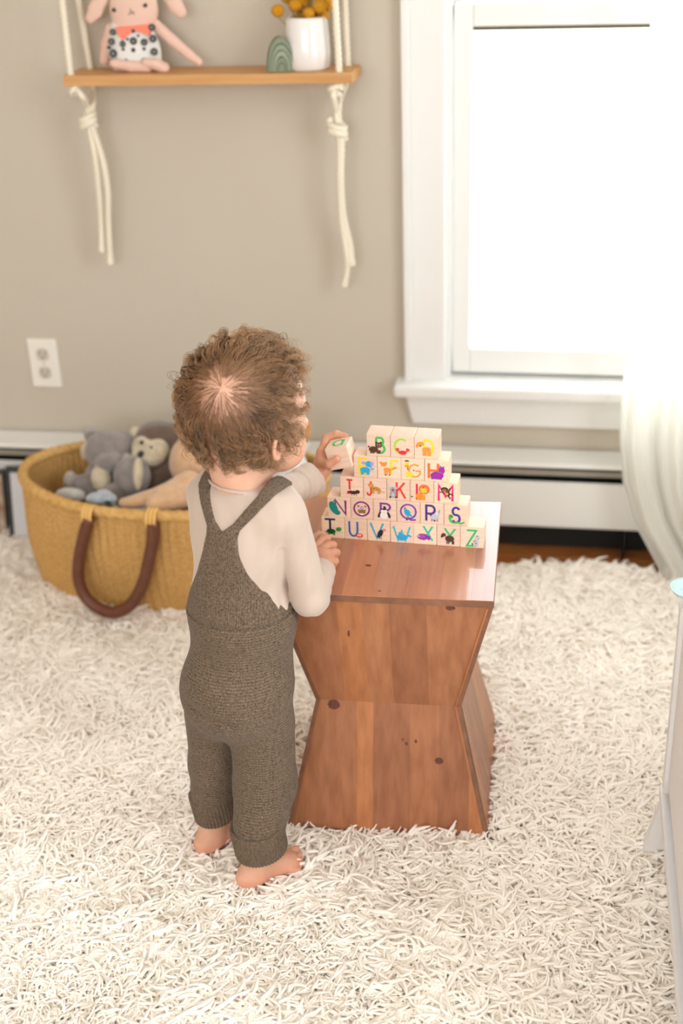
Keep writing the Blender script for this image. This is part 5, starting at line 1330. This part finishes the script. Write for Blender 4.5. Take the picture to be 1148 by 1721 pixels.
flat('leg', [(192, 107, 8), (222, 112, 9), (248, 113, 9)], .012, M_pk, -.022); flat('leg', [(246, 106, 8), (262, 108, 9), (276, 114, 9)], .012, M_pk, -.026)
fy = yd - .0185
def disc(name, x, y, r, m, yy=fy, parent=dl, lift=0, k=14, th=.0008):
    c = on_y(x, y, yy - lift); r = r / 840.; V = [(c[0] + r * math.cos(2 * PI * j / k), c[1] - th, c[2] + r * math.sin(2 * PI * j / k)) for j in range(k)]
    V += [(v[0], v[1] + th * 3, v[2]) for v in V]
    o = obj(name, V, [tuple(range(k)), tuple(range(2 * k - 1, k - 1, -1))] + [(i, i + k, (i + 1) % k + k, (i + 1) % k) for i in range(k)], m, parent); bm_fix(o); return o
m = MB(); cp = [(193, 46), (255, 41), (250, 60), (238, 55), (226, 52), (214, 60), (207, 68), (199, 60)]
V = [on_y(x, y, fy - .0003) for x, y in cp]; k = len(V); V += [v + np.array([0, .012, 0]) for v in V]
o = obj('collar', V, [tuple(range(k)), tuple(range(2 * k - 1, k - 1, -1))] + [(i, i + k, (i + 1) % k + k, (i + 1) % k) for i in range(k)], M_co, dl); bm_fix(o)
for x, y, r in [(189, 54, 5), (187, 70, 5.5), (190, 90, 6.5), (206, 74, 5), (224, 69, 6), (224, 52, 3), (242, 71, 5.5), (255, 46, 5.5), (257, 65, 6), (259, 87, 6), (224, 84, 3.5), (212, 102, 3), (241, 101, 3), (183, 80, 3), (258, 101, 3.5), (207, 83, 2.5), (242, 82, 2.5), (188, 101, 3), (232, 60, 2), (214, 66, 2)]:
    disc('printed_flower', x, y, r, M_ch)
    if r > 4.5:
        disc('printed_flower_heart', x, y, r * .42, mat('print_grey', (128, 132, 130), .9), lift=.0008)
for x, y in ((191, 17), (244, 9)): disc('eye', x, y, 3.2, M_th, yd - .0168)
P = [on_y(x, y, yd - .0175) for x, y in ((219, 14), (220, 20), (216, 25))]; V, F = tube(P, .0008, 5); obj('mouth_stitch', V, F, M_th, dl)
P = [on_y(x, y, yd - .0175) for x, y in ((220, 20), (225, 24), (224, 18))]; V, F = tube(P, .0008, 5); obj('mouth_stitch', V, F, M_th, dl)

# ================================================================== WHITE CABINET AT THE RIGHT EDGE
M_cab = mat('white_lacquer', (224, 222, 221), .4)
cx, cy, cz = on_z(1113, 1318, .12)                       # far lower left corner of the carcass
cb = thing('white_cabinet', 'white low cabinet on splayed feet at the right edge', 'cabinet', (cx + .2, cy - .25, ZF))
CW_, CD_, CT = .36, .52, .448
box('corner_post', (cx, cy - .022, cz), (cx + .022, cy, CT - .012), M_cab, cb, bevel=.001); box('corner_post', (cx, cy - CD_, cz), (cx + .022, cy - CD_ + .022, CT - .012), M_cab, cb, bevel=.001)
box('side_panel', (cx + .006, cy - CD_ + .022, cz + .02), (cx + .012, cy - .022, CT - .012), M_cab, cb)
box('side_panel', (cx + CW_ - .015, cy - CD_, cz), (cx + CW_, cy, CT - .012), M_cab, cb)
box('bottom_rail', (cx - .003, cy - CD_, cz - .022), (cx + .016, cy, cz), M_cab, cb, bevel=.001)
box('back_panel', (cx + .022, cy - .012, cz), (cx + CW_ - .015, cy - .004, CT - .012), M_cab, cb)
box('base_board', (cx + .016, cy - CD_, cz - .016), (cx + CW_, cy, cz), M_cab, cb)
box('cabinet_top', (cx + .006, cy - CD_ - .004, CT - .012), (cx + CW_ + .004, cy + .002, CT), M_cab, cb, bevel=.002)
box('door', (cx + .024, cy - CD_ - .012, cz + .004), (cx + CW_ - .016, cy - CD_, CT - .016), M_cab, cb, bevel=.002)
for (fx, fy_, sx, sy) in ((cx, cy, -1, 1), (cx, cy - CD_ + .05, -1, -1), (cx + CW_ - .05, cy, 1, 1), (cx + CW_ - .05, cy - CD_ + .05, 1, -1)):
    w = .045; o_ = .028; zt2, zb2 = cz - .022, ZF + .001
    x0, x1 = (fx, fx + w) if sx < 0 else (fx, fx + w); y1 = fy_; y0 = fy_ - .02
    V = [(x0, y0, zt2), (x1, y0, zt2), (x1, y1, zt2), (x0, y1, zt2), (x0 + sx * o_ * (sx < 0), y0, zb2), (x1 + sx * o_ * (sx > 0), y0, zb2), (x1 + sx * o_ * (sx > 0), y1, zb2), (x0 + sx * o_ * (sx < 0), y1, zb2)]
    o = obj('foot', V, BOXF, M_cab, cb); bm_fix(o); bev(o, .001)
dc_ = on_z(1160, 1000, CT); 
ds = thing('aqua_dish', 'pale aqua shallow dish on top of the white cabinet', 'dish', (dc_[0], dc_[1], CT))
V, F = lathe([(.0001, .0006), (.016, .0006), (.024, .006), (.0285, .012), (.0275, .013), (.023, .008), (.015, .003), (.0001, .003)], (dc_[0], dc_[1], CT), 40)
obj('bowl', V, F, mat('aqua_glaze', (196, 222, 224), .25, var=.1, vscale=60), ds, True)

# pressed-flat places of the pile
def _under_table(x, y):
    return (np.abs(x - TC[0]) < TW / 2 + .002) & (np.abs(y - TC[1]) < TW / 2 + .002)
PILE_SKIP.append(_under_table)
build_pile()
